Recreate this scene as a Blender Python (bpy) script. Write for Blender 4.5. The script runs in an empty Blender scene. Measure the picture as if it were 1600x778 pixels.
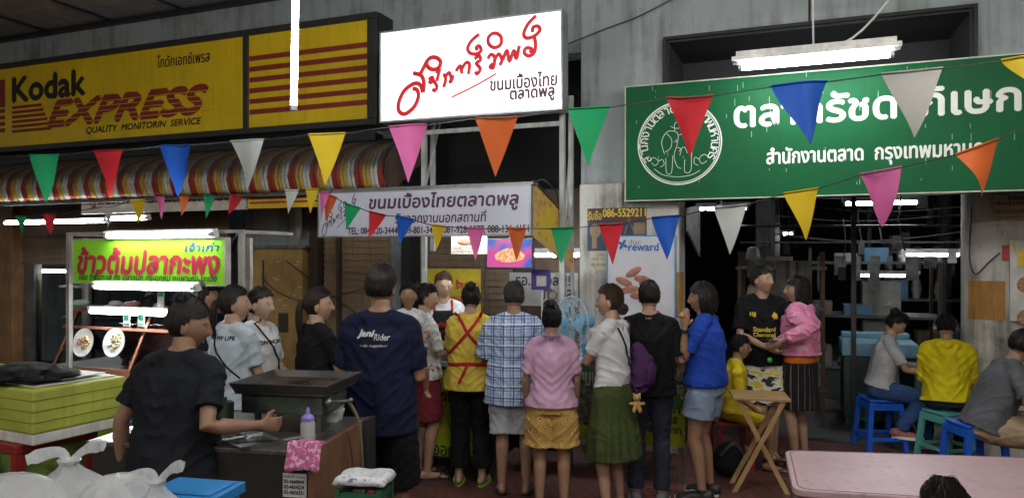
import bpy, bmesh, math, random
from mathutils import Vector, Matrix, noise
from mathutils.bvhtree import BVHTree
R = math.radians
SC = bpy.context.scene
COL = SC.collection
random.seed(7)

# ---------------------------------------------------------------- camera, world, exposure
FPX, HZ, CAMZ = 1155.0, 400.0, 1.85
cam = bpy.data.cameras.new('camera'); cam.sensor_width = 36; cam.lens = FPX/1600*36
cam.shift_y = (HZ-389)/1600; cam.clip_end = 500; cam.clip_start = 0.05
camo = bpy.data.objects.new('camera', cam); COL.objects.link(camo)
camo.location = (0, 0, CAMZ); camo.rotation_euler = (R(90), 0, 0); SC.camera = camo
W = bpy.data.worlds.new('World'); SC.world = W; W.use_nodes = True
wn = W.node_tree; bg = wn.nodes['Background']
sky = wn.nodes.new('ShaderNodeTexSky'); sky.sky_type = 'NISHITA'; sky.sun_disc = False
sky.sun_elevation = R(28); sky.sun_rotation = R(200)
wn.links.new(sky.outputs[0], bg.inputs[0]); bg.inputs[1].default_value = 0.013
SC.view_settings.view_transform = 'Standard'; SC.view_settings.look = 'None'
SC.view_settings.exposure = 1.25; SC.view_settings.gamma = 1; SC.view_settings.use_curve_mapping = False
SC.cycles.use_denoising = True
try: SC.cycles.denoiser = 'OPENIMAGEDENOISE'
except Exception: pass
SC.cycles.max_bounces = 5; SC.cycles.diffuse_bounces = 3; SC.cycles.glossy_bounces = 3
SC.cycles.transmission_bounces = 4; SC.cycles.transparent_max_bounces = 8
SC.cycles.sample_clamp_indirect = 4; SC.cycles.caustics_reflective = False; SC.cycles.caustics_refractive = False

# ---------------------------------------------------------------- frames of reference
UX, UY = 0.931, -0.365                    # facade runs this way (to the right, towards the street)
P0 = (0.87, 7.2)
FANG = math.atan2(UY, UX)
def Fw(u, w, z): return (P0[0]+u*UX-w*UY, P0[1]+u*UY+w*UX, z)   # w = metres into the building
def at(px, py, d): return ((px-800)/FPX*d, d, CAMZ-(py-HZ)/FPX*d)
def onF(px, py, n=0.0):
    a = (px-800)/FPX; d = (7.0208-n)/(0.365*a+0.931)
    return (d*(0.931*a-0.365)+1.818, -n, CAMZ-(py-HZ)/FPX*d)
def fu(px, n=0.0): return onF(px, 400, n)[0]
def fz(px, py, n=0.0): return onF(px, py, n)[2]
def onZ(px, py, z):
    d = (CAMZ-z)*FPX/(py-HZ); return ((px-800)/FPX*d, d, z)

# ---------------------------------------------------------------- materials
MATS = {}
class N:
    def __init__(s, name):
        s.m = bpy.data.materials.new(name); s.m.use_nodes = True; s.t = s.m.node_tree
        s.b = s.t.nodes['Principled BSDF']; s._c = None
    def n(s, k): return s.t.nodes.new('ShaderNode'+k)
    def l(s, a, b): s.t.links.new(a, b)
    def co(s, kind='Object', scale=(1, 1, 1), rot=(0, 0, 0), loc=(0, 0, 0)):
        if s._c is None: s._c = s.n('TexCoord')
        mp = s.n('Mapping'); s.l(s._c.outputs[kind], mp.inputs[0])
        mp.inputs['Scale'].default_value = scale; mp.inputs['Rotation'].default_value = rot; mp.inputs['Location'].default_value = loc
        return mp.outputs[0]
    def noise(s, vec, scale, detail=4, rough=.55, dist=0):
        t = s.n('TexNoise'); s.l(vec, t.inputs['Vector']); t.inputs['Scale'].default_value = scale
        t.inputs['Detail'].default_value = detail; t.inputs['Roughness'].default_value = rough; t.inputs['Distortion'].default_value = dist
        return t.outputs['Fac']
    def voro(s, vec, scale, feat='F1', out='Distance'):
        t = s.n('TexVoronoi'); t.feature = feat; s.l(vec, t.inputs['Vector']); t.inputs['Scale'].default_value = scale
        return t.outputs[out]
    def val(s, sock, v):
        if hasattr(v, 'is_linked'): s.l(v, sock)
        elif isinstance(v, (tuple, list)): sock.default_value = tuple(v)+((1,) if len(v) == 3 else ())
        else: sock.default_value = v
    def ma(s, op, a, b=0.0, c=0.0):
        t = s.n('Math'); t.operation = op
        for i, v in enumerate((a, b, c)): s.val(t.inputs[i], v)
        return t.outputs[0]
    def ramp(s, f, p0, p1):
        t = s.n('MapRange'); s.l(f, t.inputs[0]); t.inputs[1].default_value = p0; t.inputs[2].default_value = p1
        return t.outputs[0]
    def mix(s, f, a, b, mode='MIX'):
        t = s.n('Mix'); t.data_type = 'RGBA'; t.blend_type = mode
        s.val(t.inputs[0], f); s.val(t.inputs[6], a); s.val(t.inputs[7], b); return t.outputs[2]
    def sep(s, vec):
        t = s.n('SeparateXYZ'); s.l(vec, t.inputs[0]); return t.outputs
    def band(s, v, freq, width, off=0.0):            # 1 inside a repeating band
        return s.ma('LESS_THAN', s.ma('FRACT', s.ma('MULTIPLY_ADD', v, freq, off)), width)
    def bump(s, h, strength=.3, dist=.01):
        t = s.n('Bump'); t.inputs['Strength'].default_value = strength; t.inputs['Distance'].default_value = dist
        s.l(h, t.inputs['Height']); s.l(t.outputs[0], s.b.inputs['Normal'])
    def fin(s, color, rough=.6, metal=0, spec=.5):
        s.val(s.b.inputs['Base Color'], color); s.val(s.b.inputs['Roughness'], rough); s.val(s.b.inputs['Metallic'], metal)
        s.b.inputs['Specular IOR Level'].default_value = spec; return s.m

def plain(name, c, rough=.6, metal=0, var=.18, vs=6, bump=.15, bs=40, spec=.5, streak=0):
    if name in MATS: return MATS[name]
    n = N(name); v = n.co(); f = n.noise(v, vs)
    dark = tuple(x*(1-var*1.6) for x in c); lite = tuple(min(1, x*(1+var)) for x in c)
    col = n.mix(n.ramp(f, .3, .7), dark, lite)
    if streak:
        g = n.noise(n.co(scale=(14, 14, 1.1)), 2, 5); col = n.mix(n.ma('MULTIPLY', n.ramp(g, .5, .75), streak), col, tuple(x*.3+.01 for x in c))
    if bump: n.bump(n.noise(v, bs, 3), bump, .004)
    MATS[name] = n.fin(col, n.ma('MULTIPLY_ADD', f, .25, rough-.12), metal, spec); return MATS[name]
def emis(name, c, strength):
    if name in MATS: return MATS[name]
    n = N(name); n.fin((.8, .8, .8), .4)
    n.b.inputs['Emission Color'].default_value = tuple(c)+(1,); n.b.inputs['Emission Strength'].default_value = strength
    MATS[name] = n.m; return n.m
def fabric(name, c, var=.12):
    if name in MATS: return MATS[name]
    n = N(name); v = n.co(); f = n.noise(v, 9, 5)
    col = n.mix(n.ramp(f, .3, .7), tuple(x*(1-var*2) for x in c), tuple(min(1, x*(1+var)) for x in c))
    n.bump(n.ma('ADD', n.noise(v, 260, 2), n.ma('MULTIPLY', n.noise(v, 26, 3), 1.6)), .35, .004)
    MATS[name] = n.fin(col, .9, 0, .2); return n.m
def dirtywall(name, c, dirt, amt=.6):
    if name in MATS: return MATS[name]
    n = N(name); v = n.co(); a = n.noise(v, 1.3, 8, .65); b = n.noise(n.co(scale=(6, 6, .5)), 1.5, 7, .6); f = n.noise(v, 22, 6, .7)
    m1 = n.ma('MULTIPLY', n.ramp(n.ma('ADD', a, n.ma('MULTIPLY', b, .8)), .85, 1.25), amt)
    col = n.mix(m1, c, dirt); col = n.mix(n.ma('MULTIPLY', n.ramp(f, .62, .7), .5*amt), col, tuple(x*.35 for x in dirt))
    n.bump(n.noise(v, 30, 6, .7), .25, .006)
    MATS[name] = n.fin(col, .8, 0, .3); return n.m

# ---------------------------------------------------------------- mesh building
class MB:
    def __init__(s): s.v = []; s.f = []; s.mi = []; s.cur = 0; s.lines = []
    def add(s, vs, fs):
        o = len(s.v); s.v += [tuple(x) for x in vs]; s.f += [tuple(i+o for i in f) for f in fs]; s.mi += [s.cur]*len(fs); return s
    def box(s, x0, x1, y0, y1, z0, z1):
        return s.add([(x0,y0,z0),(x1,y0,z0),(x1,y1,z0),(x0,y1,z0),(x0,y0,z1),(x1,y0,z1),(x1,y1,z1),(x0,y1,z1)],
              [(0,3,2,1),(4,5,6,7),(0,1,5,4),(1,2,6,5),(2,3,7,6),(3,0,4,7)])
    def hexa(s, b, t):                                   # bottom quad, top quad (both counter clockwise from above)
        return s.add(list(b)+list(t), [(3,2,1,0),(4,5,6,7),(0,1,5,4),(1,2,6,5),(2,3,7,6),(3,0,4,7)])
    def quad(s, *p): return s.add(p, [tuple(range(len(p)))])
    def loft(s, pts, rad, side=None, seg=12, caps=True, round_=False):
        pts = [Vector(p) for p in pts]; n = len(pts)
        rad = [(r, r) if not isinstance(r, (tuple, list)) else r for r in rad]
        rings = []; prev = None
        for i, p in enumerate(pts):
            t = (pts[min(i+1, n-1)]-pts[max(i-1, 0)])
            t = t.normalized() if t.length > 1e-9 else Vector((0, 0, 1))
            sd = Vector(side) if side is not None else (prev if prev is not None else (Vector((1, 0, 0)) if abs(t.x) < .9 else Vector((0, 1, 0))))
            sd = sd-t*sd.dot(t); sd = sd.normalized() if sd.length > 1e-6 else t.orthogonal().normalized()
            prev = sd; q = t.cross(sd)
            rings.append((p, t, sd, q, rad[i]))
        if round_:
            p, t, sd, q, r = rings[0]; m = min(r); add0 = [(p-t*m*c, t, sd, q, (r[0]*k, r[1]*k)) for c, k in ((.95, .3), (.7, .71))]
            p, t, sd, q, r = rings[-1]; m = min(r); add1 = [(p+t*m*c, t, sd, q, (r[0]*k, r[1]*k)) for c, k in ((.7, .71), (.95, .3))]
            rings = add0+rings+add1
        vs = []
        for p, t, sd, q, r in rings:
            for k in range(seg):
                a = 2*math.pi*k/seg; vs.append(p+sd*(r[0]*math.cos(a))+q*(r[1]*math.sin(a)))
        fs = []
        for i in range(len(rings)-1):
            for k in range(seg):
                a, b = i*seg+k, i*seg+(k+1) % seg; fs.append((a, b, b+seg, a+seg))
        if caps: fs.append(tuple(reversed(range(seg)))); fs.append(tuple(range((len(rings)-1)*seg, len(rings)*seg)))
        return s.add(vs, fs)
    def tube(s, pts, r, seg=8, **k): return s.loft(pts, [r]*len(pts), seg=seg, **k)
    def cyl(s, a, b, r, seg=16): return s.loft([a, b], [r, r], seg=seg)
    def ball(s, c, r, nu=12, nv=8, R3=None):
        r = r if isinstance(r, (tuple, list)) else (r, r, r); vs = []; fs = []
        for j in range(nv+1):
            th = math.pi*j/nv
            for i in range(nu):
                ph = 2*math.pi*i/nu; p = Vector((r[0]*math.sin(th)*math.cos(ph), r[1]*math.sin(th)*math.sin(ph), r[2]*math.cos(th)))
                if R3: p = R3 @ p
                vs.append(Vector(c)+p)
        for j in range(nv):
            for i in range(nu):
                a = j*nu+i; b = j*nu+(i+1) % nu; fs.append((a, a+nu, b+nu, b))
        return s.add(vs, fs)
    def lathe(s, prof, c=(0, 0, 0), seg=24, sx=1, sy=1, fn=None):    # prof: (r, z)
        vs = []; fs = []
        for r, z in prof:
            for k in range(seg):
                a = 2*math.pi*k/seg; rr = r*(fn(a, z) if fn else 1)
                vs.append((c[0]+rr*sx*math.cos(a), c[1]+rr*sy*math.sin(a), c[2]+z))
        for i in range(len(prof)-1):
            for k in range(seg):
                a, b = i*seg+k, i*seg+(k+1) % seg; fs.append((a, b, b+seg, a+seg))
        fs.append(tuple(reversed(range(seg)))); fs.append(tuple(range((len(prof)-1)*seg, len(prof)*seg)))
        return s.add(vs, fs)
    def prism(s, poly, y0, y1):                          # poly of (x, z), extruded along y (front face at y0)
        n = len(poly); vs = [(x, y0, z) for x, z in poly]+[(x, y1, z) for x, z in poly]
        fs = [tuple(range(n)), tuple(reversed(range(n, 2*n)))]+[((i+1) % n, i, i+n, (i+1) % n+n) for i in range(n)]
        return s.add(vs, fs)

BASE = {}
def obj(name, mb, mat, parent=None, smooth=None, bevel=0, solid=0, base=None):
    if len(mb.lines) > 1 and name.endswith('lettering') and mb.lines[0][0] == 0:      # each line of writing is a piece of its own
        for (a, b), (c, d) in zip(mb.lines, mb.lines[1:]+[(len(mb.v), len(mb.f))]):
            q = MB(); q.add(mb.v[a:c], [tuple(i-a for i in f) for f in mb.f[b:d]]); r = obj(name, q, mat, parent)
        return r
    base = Vector(BASE.get(parent.name, (0, 0, 0)) if parent is not None else (base or (0, 0, 0)))
    me = bpy.data.meshes.new(name); me.from_pydata([tuple(Vector(v)-base) for v in mb.v], [], mb.f)
    for m in (mat if isinstance(mat, (list, tuple)) else [mat]): me.materials.append(m)
    if any(mb.mi): me.polygons.foreach_set('material_index', mb.mi)
    me.validate()
    o = bpy.data.objects.new(name, me); COL.objects.link(o)
    if parent is not None: o.parent = parent; BASE[o.name] = base
    if smooth is not None:
        me.polygons.foreach_set('use_smooth', [True]*len(me.polygons)); me.set_sharp_from_angle(angle=R(smooth))
    if bevel:
        b = o.modifiers.new('bevel', 'BEVEL'); b.width = bevel; b.segments = 2; b.limit_method = 'ANGLE'; b.angle_limit = R(40)
    if solid:
        b = o.modifiers.new('solid', 'SOLIDIFY'); b.thickness = solid; b.offset = 0
    return o
def tag(o, label, cat, group=None, kind=None):
    if label: o['label'] = label
    if cat: o['category'] = cat
    if group: o['group'] = group
    if kind: o['kind'] = kind
    return o
def thing(name, label, cat, base=(0, 0, 0), group=None, fac=False, rot=None):
    """Empty at the thing's base. fac: parts are written in facade coordinates (u, w, z)."""
    o = bpy.data.objects.new(name, None); COL.objects.link(o); o.empty_display_size = .2
    o.location = Fw(*base) if fac else base
    o.rotation_euler = (0, 0, FANG if fac else (rot or 0))
    BASE[o.name] = Vector(base) if rot is None else Vector((0, 0, 0))
    return tag(o, label, cat, group)
def single(name, mb, mat, label, cat, base=(0, 0, 0), group=None, fac=False, kind=None, **k):
    o = obj(name, mb, mat, None, base=base, **k)
    o.location = Fw(*base) if fac else base
    if fac: o.rotation_euler = (0, 0, FANG)
    BASE[o.name] = Vector(base)
    return tag(o, label, cat, group, kind)

# ---------------------------------------------------------------- lettering
_TX = {}
def glyphs(body, shear=0.0, space=1.0):
    k = (body, shear, space)
    if k in _TX: return _TX[k]
    c = bpy.data.curves.new('lettering', 'FONT'); c.body = body; c.shear = shear; c.size = 1; c.resolution_u = 3; c.space_character = space
    o = bpy.data.objects.new('lettering', c); COL.objects.link(o)
    dg = bpy.context.evaluated_depsgraph_get(); me = bpy.data.meshes.new_from_object(o.evaluated_get(dg))
    vs = [v.co.copy() for v in me.vertices]; fs = [tuple(p.vertices) for p in me.polygons]
    bpy.data.objects.remove(o); bpy.data.curves.remove(c); bpy.data.meshes.remove(me)
    par = list(range(len(vs)))
    def find(i):
        while par[i] != i: par[i] = par[par[i]]; i = par[i]
        return i
    for f in fs:
        for i in f[1:]: par[find(i)] = find(f[0])
    ids = {}; dep = [ids.setdefault(find(i), len(ids)) % 5 for i in range(len(vs))]
    _TX[k] = (vs, fs, dep); return _TX[k]
def text(mb, body, x0, x1, z0, z1, y, shear=0.0, bold=0.0, space=1.0, slope=0.0, both=False, lift=.0006):
    """letters in the x-z plane at depth y (seen from -y), stretched into the box"""
    vs, fs, dep = glyphs(body, shear, space); mb.lines.append((len(mb.v), len(mb.f)))
    if not vs: return mb
    ax, bx = min(v.x for v in vs), max(v.x for v in vs); ay, by = min(v.y for v in vs), max(v.y for v in vs)
    sx, sz = (x1-x0)/(bx-ax), (z1-z0)/(by-ay)
    offs = [(0, 0)] if not bold else [(-bold, 0), (bold, 0), (0, bold), (0, -bold)]
    for k, (ox, oz) in enumerate(offs):
        mb.add([(x0+(v.x-ax)*sx+ox, y-lift*(dep[i]*.3+k), z0+(v.y-ay)*sz+oz+slope*(v.x-ax)*sx) for i, v in enumerate(vs)], fs)
    return mb
def ftext(mb, body, xl, yl0, yl1, xr, yr0, yr1, n, **k):
    """lettering on a facade-parallel plane n metres out, from pixel marks: left x, top, bottom; right x, top, bottom"""
    a, b = onF(xl, yl1, n), onF(xr, yr1, n); c, d = onF(xl, yl0, n), onF(xr, yr0, n)
    return text(mb, body, a[0], b[0], (a[2]+b[2])/2, (c[2]+d[2])/2, -n, **k)
def cat(pts, sub=6):
    P = [Vector(p) for p in pts]; out = []
    for i in range(len(P)-1):
        a, b, c, d = P[max(i-1, 0)], P[i], P[i+1], P[min(i+2, len(P)-1)]
        for k in range(sub):
            t = k/sub; out.append(.5*((2*b)+(c-a)*t+(2*a-5*b+4*c-d)*t*t+(3*b-a-3*c+d)*t**3))
    out.append(P[-1]); return out
def fstroke(mb, pts, n, r, sub=6, flat=.3):
    q = cat([Vector(onF(x, y, n)) for x, y in pts], sub)
    return mb.loft(q, [(r*flat, r)]*len(q), side=(0, 1, 0), seg=8)
# ---------------------------------------------------------------- people
def ik(a, t, l1, l2, pole):
    a, t = Vector(a), Vector(t); v = t-a; d = v.length
    if d > (l1+l2)*.995: v = v.normalized()*(l1+l2)*.995; t = a+v; d = v.length
    u = v.normalized(); x = (d*d+l1*l1-l2*l2)/(2*d); h = math.sqrt(max(l1*l1-x*x, 1e-6))
    p = Vector(pole); p = p-u*p.dot(u); p = p.normalized() if p.length > 1e-5 else u.orthogonal().normalized()
    return a+u*x+p*h, t
def remesh(mb, voxel, smooth=3):
    me = bpy.data.meshes.new('tmp'); me.from_pydata([tuple(v) for v in mb.v], [], mb.f); me.validate()
    o = bpy.data.objects.new('tmp', me); COL.objects.link(o)
    m = o.modifiers.new('r', 'REMESH'); m.mode = 'VOXEL'; m.voxel_size = voxel; m.adaptivity = 0
    if smooth: q = o.modifiers.new('s', 'SMOOTH'); q.factor = .5; q.iterations = smooth
    dg = bpy.context.evaluated_depsgraph_get(); r = bpy.data.meshes.new_from_object(o.evaluated_get(dg))
    out = MB(); out.v = [tuple(v.co) for v in r.vertices]; out.f = [tuple(p.vertices) for p in r.polygons]; out.mi = [0]*len(out.f)
    nr = [tuple(v.normal) for v in r.vertices]
    bpy.data.objects.remove(o); bpy.data.meshes.remove(me); bpy.data.meshes.remove(r)
    return out, nr
def folds(mb, nr, amp, seed, fz_=2.2):
    o = Vector((seed*3.7, seed*1.3, seed*7.1))
    for i, v in enumerate(mb.v):
        p = Vector(v); q = Vector((p.x*6, p.y*6, p.z*fz_))+o
        sx = 1 if p.x > 0 else -1; q2 = Vector(((p.x*sx+p.z)*3, p.y*4, (p.z-p.x*sx)*13))+o*2
        q3 = Vector((p.x*11, p.y*11, p.z*6))+o*3
        d = (1-abs(noise.noise(q))*1.6)**3*.8+max(0, 1-abs(noise.noise(q2))*1.8)**3*.9+(noise.noise(q3))*.35-.55
        mb.v[i] = tuple(p+Vector((nr[i][0], nr[i][1], nr[i][2]*.2))*amp*d*max(0, 1-abs(nr[i][2])**3))
def head_pt(d, s=1.0, face=True):
    x, y, z = d; X, Y, Z = x*.073, y*.094, z*.116
    if z < 0:
        t = -z; X *= 1-.32*t**1.4
        if y < 0: Y *= 1-.42*t**1.1
        else: Y *= 1-.06*t
    if face and y > 0:
        ax = abs(x)
        Y += .024*math.exp(-(x/.15)**2)*math.exp(-((z+.16)/.17)**2)+.009*math.exp(-(x/.10)**2)*math.exp(-((z-.08)/.2)**2)
        Y -= .009*math.exp(-((ax-.38)/.17)**2-((z-.06)/.12)**2)
        Y += .004*math.exp(-((ax-.3)/.3)**2-((z-.24)/.08)**2)
        Y += .007*math.exp(-(x/.26)**2-((z+.53)/.09)**2)+.015*math.exp(-(x/.34)**2-((z+.84)/.17)**2)
        X += math.copysign(.003, x)*math.exp(-((ax-.6)/.2)**2-((z+.12)/.2)**2) if ax > .1 else 0
    return Vector((X*s, Y*s, Z*s))
SKIN = {}
def skin_mat(c):
    k = 'skin_%.2f' % c[0]
    if k not in MATS:
        n = N('skin_tone'); v = n.co(); f = n.noise(v, 14, 5)
        col = n.mix(f, tuple(x*.8 for x in c), tuple(min(1, x*1.15) for x in c)); n.bump(n.noise(v, 120, 3), .12, .002)
        n.b.inputs['Subsurface Weight'].default_value = 0.0
        MATS[k] = n.fin(col, .5, 0, .35)
    return MATS[k]
def hair_mat(c=(.012, .010, .009)):
    k = 'hair_%.3f' % c[0]
    if k not in MATS:
        n = N('hair_strands'); v = n.co(scale=(1, 1, .18)); f = n.noise(v, 160, 3)
        n.bump(f, .35, .003)
        MATS[k] = n.fin(n.mix(f, tuple(x*.5 for x in c), tuple(x*1.7 for x in c)), .45, 0, .28)
    return MATS[k]

def person(label, px, d, H=1.65, yaw=0, sex='m', skin=(.33, .19, .12), hair='short', haircol=(.012, .010, .009), head=(0, 0), lean=0, side=0, fat=1.0,
           rarm=None, larm=None, rpole=None, lpole=None, rleg=None, lleg=None, top=None, bottom=None, shoes=None, sit=None, base_z=0.0,
           group=None, voxel=.010, seed=1, hand_curl=.5, name='person', z_off=0, kid=1.0, bare_feet=True, feet_yaw=(8, 8)):
    """root at the ground point under the pelvis. local axes: x the person's right, y forward, z up"""
    x0, y0, _ = at(px, 0, d); rng = random.Random(seed); k = H/1.7
    root = thing(name, label, 'person', (x0, y0, base_z), group=group, rot=-R(yaw))
    rz = Matrix.Rotation(R(yaw), 3, 'Z')            # world -> local
    def tgt(t):
        if t is None: return None
        if t[0] == 'px': w = Vector(at(*t[1:])); return rz @ (w-Vector((x0, y0, base_z)))
        return Vector(t)*k
    f = sex == 'f'; le = R(lean); si = R(side)
    pz = (sit+.09) if sit else .90*k
    pel = Vector((0, 0, pz)); tv = Vector((math.sin(si), math.sin(le)*math.cos(si), math.cos(le)*math.cos(si))); xv = Vector((math.cos(si), 0, -math.sin(si))); fv = tv.cross(xv)
    def sp(s, x=0, y=0): return pel+tv*(s*k)+fv*(y*k)+xv*(x*k)
    # ---- limbs
    shx = .150 if f else .172
    L = {}
    for sg, a, po, lg in ((1, rarm, rpole, rleg), (-1, larm, lpole, lleg)):
        sh = sp(.468, sg*shx); w = tgt(a)
        if w is None: w = sp(-.10, sg*(.235 if f else .265), .05)
        el, w = ik(sh, w, .285*k, .25*k, tgt(po) if po else (sg*.5, -.8, -.4))
        hip = sp(0, sg*.085)
        if lg is not None: an = tgt(lg); pole = (sg*.12, 1, .35)
        elif sit: an = Vector((sg*.13*k, .40*k, .07*k-base_z)); pole = (sg*.15, .6, 1)
        else: an = Vector((sg*.10*k, 0, .085*k)); pole = (sg*.05, 1, 0)
        kn, an = ik(hip, an, .42*k, .405*k, pole)
        L[sg] = (sh, el, w, hip, kn, an)
    # ---- body
    b = MB()
    hw = 1.04 if f else 1.0; ww = .88 if f else 1.0; cw = .88 if f else 1.0
    prof = [(-.07, .12*hw, .09), (0, .163*hw, .112), (.07, .155*hw, .108), (.16, .138*ww, .098), (.26, .150*cw, .106), (.36, .160*cw, .108), (.44, .150*cw, .092), (.485, .10, .072), (.52, .058, .058), (.62, .050, .054)]
    fatf = lambda s: fat if s < .45 else 1
    def ring(pr, e=0.0): return [(rx*k*fatf(s)+e, ry*k*fatf(s)+e) for s, rx, ry in pr]
    b.loft([sp(s, 0, .012 if s > .5 else 0) for s, _, _ in prof], ring(prof), side=xv, seg=20)
    traps = lambda m_, e: [m_.loft([sp(.56, sg*.012, -.004), sp(.528, sg*.055, -.006), sp(.498, sg*.105, -.006), sp(.478, sg*shx*.93, -.002)], [(.040*k+e, .034*k+e), (.048*k+e, .036*k+e), (.05*k+e, .036*k+e), (.045*k+e, .036*k+e)], side=fv, seg=12, round_=True) for sg in (1, -1)]
    traps(b, 0)
    if f:
        for sg in (1, -1): b.ball(sp(.325, sg*.068, .072), .058*k)
    al = .90 if f else 1.0
    arad = lambda e: [(.046*al*fat**.7*k+e), .048*al*fat**.7*k+e, .040*al*fat**.6*k+e, .034*al*fat**.5*k+e, .037*al*fat**.5*k+e, .030*al*fat**.3*k+e, .023*al*k+e]
    def armpts(sg):
        sh, el, w = L[sg][:3]; return [sp(.462, sg*(shx-.05)), sh+(el-sh)*.12, sh.lerp(el, .5), el, el.lerp(w, .28), el.lerp(w, .65), w]
    lrad = lambda e: [.090*hw*fat**.7*k+e, .080*hw*fat**.7*k+e, .064*fat**.6*k+e, .052*fat**.4*k+e, .054*fat**.4*k+e, .044*fat**.3*k+e, .033*k+e]
    def legpts(sg):
        hip, kn, an = L[sg][3:6]; bk = Vector((0, -.012*k, 0)); return [hip, hip.lerp(kn, .3), hip.lerp(kn, .7), kn, kn.lerp(an, .28)+bk, kn.lerp(an, .6)+bk*.7, an]
    for sg in (1, -1):
        b.loft(armpts(sg), arad(0), seg=12, round_=True)
        b.loft(legpts(sg), lrad(0), seg=14, round_=True)
        # hand
        sh, el, w, hip, kn, an = L[sg][:6]
        dh = (w-el).normalized(); up = Vector((0, 0, 1)); nrm = Vector((-sg*.85, .4, .1)); nrm = (nrm-dh*nrm.dot(dh)).normalized(); sd = dh.cross(nrm)*sg
        hs = k*(.93 if f else 1.0)
        b.loft([w-dh*.02*hs, w+dh*.02*hs, w+dh*.055*hs, w+dh*.092*hs], [(.022*hs, .019*hs), (.029*hs, .017*hs), (.039*hs, .016*hs), (.038*hs, .013*hs)], side=sd, seg=10)
        for q, (o, ln) in enumerate(((.030, .068), (.010, .078), (-.011, .072), (-.031, .056))):
            p = w+dh*.088*hs+sd*o*hs; pts = [p-dh*.02*hs, p]; dr = dh.copy()
            for j in range(3):
                dr = (Matrix.Rotation(hand_curl*.55*(1+.15*q), 3, sd*(1 if sg > 0 else -1)) @ dr) if False else (dr+nrm*hand_curl*.5).normalized()
                pts.append(pts[-1]+dr*ln*hs/3)
            b.loft(pts, [.0095*hs, .0095*hs, .0088*hs, .008*hs, .0068*hs], seg=8, round_=True)
        p = w+dh*.03*hs+sd*.024*hs
        b.loft([p, p+(dh*.5+sd*.8+nrm*.2).normalized()*.035*hs, p+(dh*.8+sd*.62+nrm*.4).normalized()*.068*hs], [.013*hs, .0115*hs, .009*hs], seg=8, round_=True)
        # foot
        sn = (an-kn).normalized(); fy = R(feet_yaw[0 if sg > 0 else 1])*sg; fd = Vector((math.sin(fy), math.cos(fy), 0))
        if sn.z > -.6: fd = (Vector((0, 0, 1))+fd*.4).normalized() if sn.y > .5 else fd
        g = an.z-.085*k
        ft = [an+Vector((0, 0, -.035*k))-fd*.055*k, an+Vector((0, 0, -.045*k)), an+fd*.08*k+Vector((0, 0, -.052*k)), an+fd*.155*k+Vector((0, 0, -.066*k)), an+fd*.185*k+Vector((0, 0, -.070*k))]
        L[sg] = L[sg]+(fd, ft)
        b.loft(ft, [(.030*k, .036*k), (.034*k, .038*k), (.040*k, .027*k), (.044*k, .017*k), (.036*k, .012*k)], side=fd.cross(Vector((0, 0, 1))), seg=12, round_=True)
        b.loft([an+Vector((0, 0, .02*k)), an-Vector((0, 0, .035*k))], [.034*k, .036*k], seg=10)
    body, _ = remesh(b, voxel, 2)
    # ---- head
    hk = k*kid; hc = sp(.675, 0, .030)+Vector((0, 0, (hk-k)*.1)); hy, hp = R(head[0]), R(head[1])
    Rh = Matrix.Rotation(-hy, 3, 'Z') @ Matrix.Rotation(-hp-le*.55, 3, 'X')
    nu, nv = 44, 30; vs = []; fs = []
    for j in range(nv+1):
        th = math.pi*j/nv
        for i in range(nu):
            ph = 2*math.pi*i/nu; vs.append(hc+Rh @ (head_pt((math.sin(th)*math.cos(ph), math.sin(th)*math.sin(ph), math.cos(th)))*hk))
    for j in range(nv):
        for i in range(nu): fs.append((j*nu+i, (j+1)*nu+i, (j+1)*nu+(i+1) % nu, j*nu+(i+1) % nu))
    body.add(vs, fs)
    H3 = lambda x, y, z: hc+Rh @ (Vector((x, y, z))*hk)
    for sg in (1, -1): body.ball(H3(sg*.074, -.006, -.008), (.010*hk, .019*hk, .031*hk), 10, 8, Rh)
    body.cur = 1
    for sg in (1, -1): body.ball(H3(sg*.030, .0730, .007), (.0145*hk, .007*hk, .0062*hk), 10, 6, Rh)
    body.cur = 2
    for sg in (1, -1):
        body.ball(H3(sg*.030, .0768, .007), (.0064*hk, .0045*hk, .0062*hk), 8, 6, Rh)
        body.ball(H3(sg*.030, .0748, .0132), (.016*hk, .006*hk, .0026*hk), 8, 6, Rh)
        body.loft([H3(sg*.013, .0855, .026), H3(sg*.030, .0825, .031), H3(sg*.047, .070, .026)], [.0024*hk, .0034*hk, .0014*hk], seg=6)
    body.cur = 3
    body.ball(H3(0, .0835, -.0565), (.021*hk, .006*hk, .0042*hk), 10, 6, Rh); body.ball(H3(0, .0835, -.0655), (.018*hk, .006*hk, .0048*hk), 10, 6, Rh)
    body.cur = 0
    lip = (.30, .09, .08) if f else (skin[0]*.8, skin[1]*.55, skin[2]*.55)
    o = obj('body', body, [skin_mat(skin), plain('eye_white', (.62, .6, .57), .3, var=.02, bump=0), plain('eye_dark', (.012, .009, .008), .3, var=.02, bump=0), plain('lips_%.2f' % lip[0], lip, .45, var=.05, bump=0)], root, smooth=60)
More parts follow.
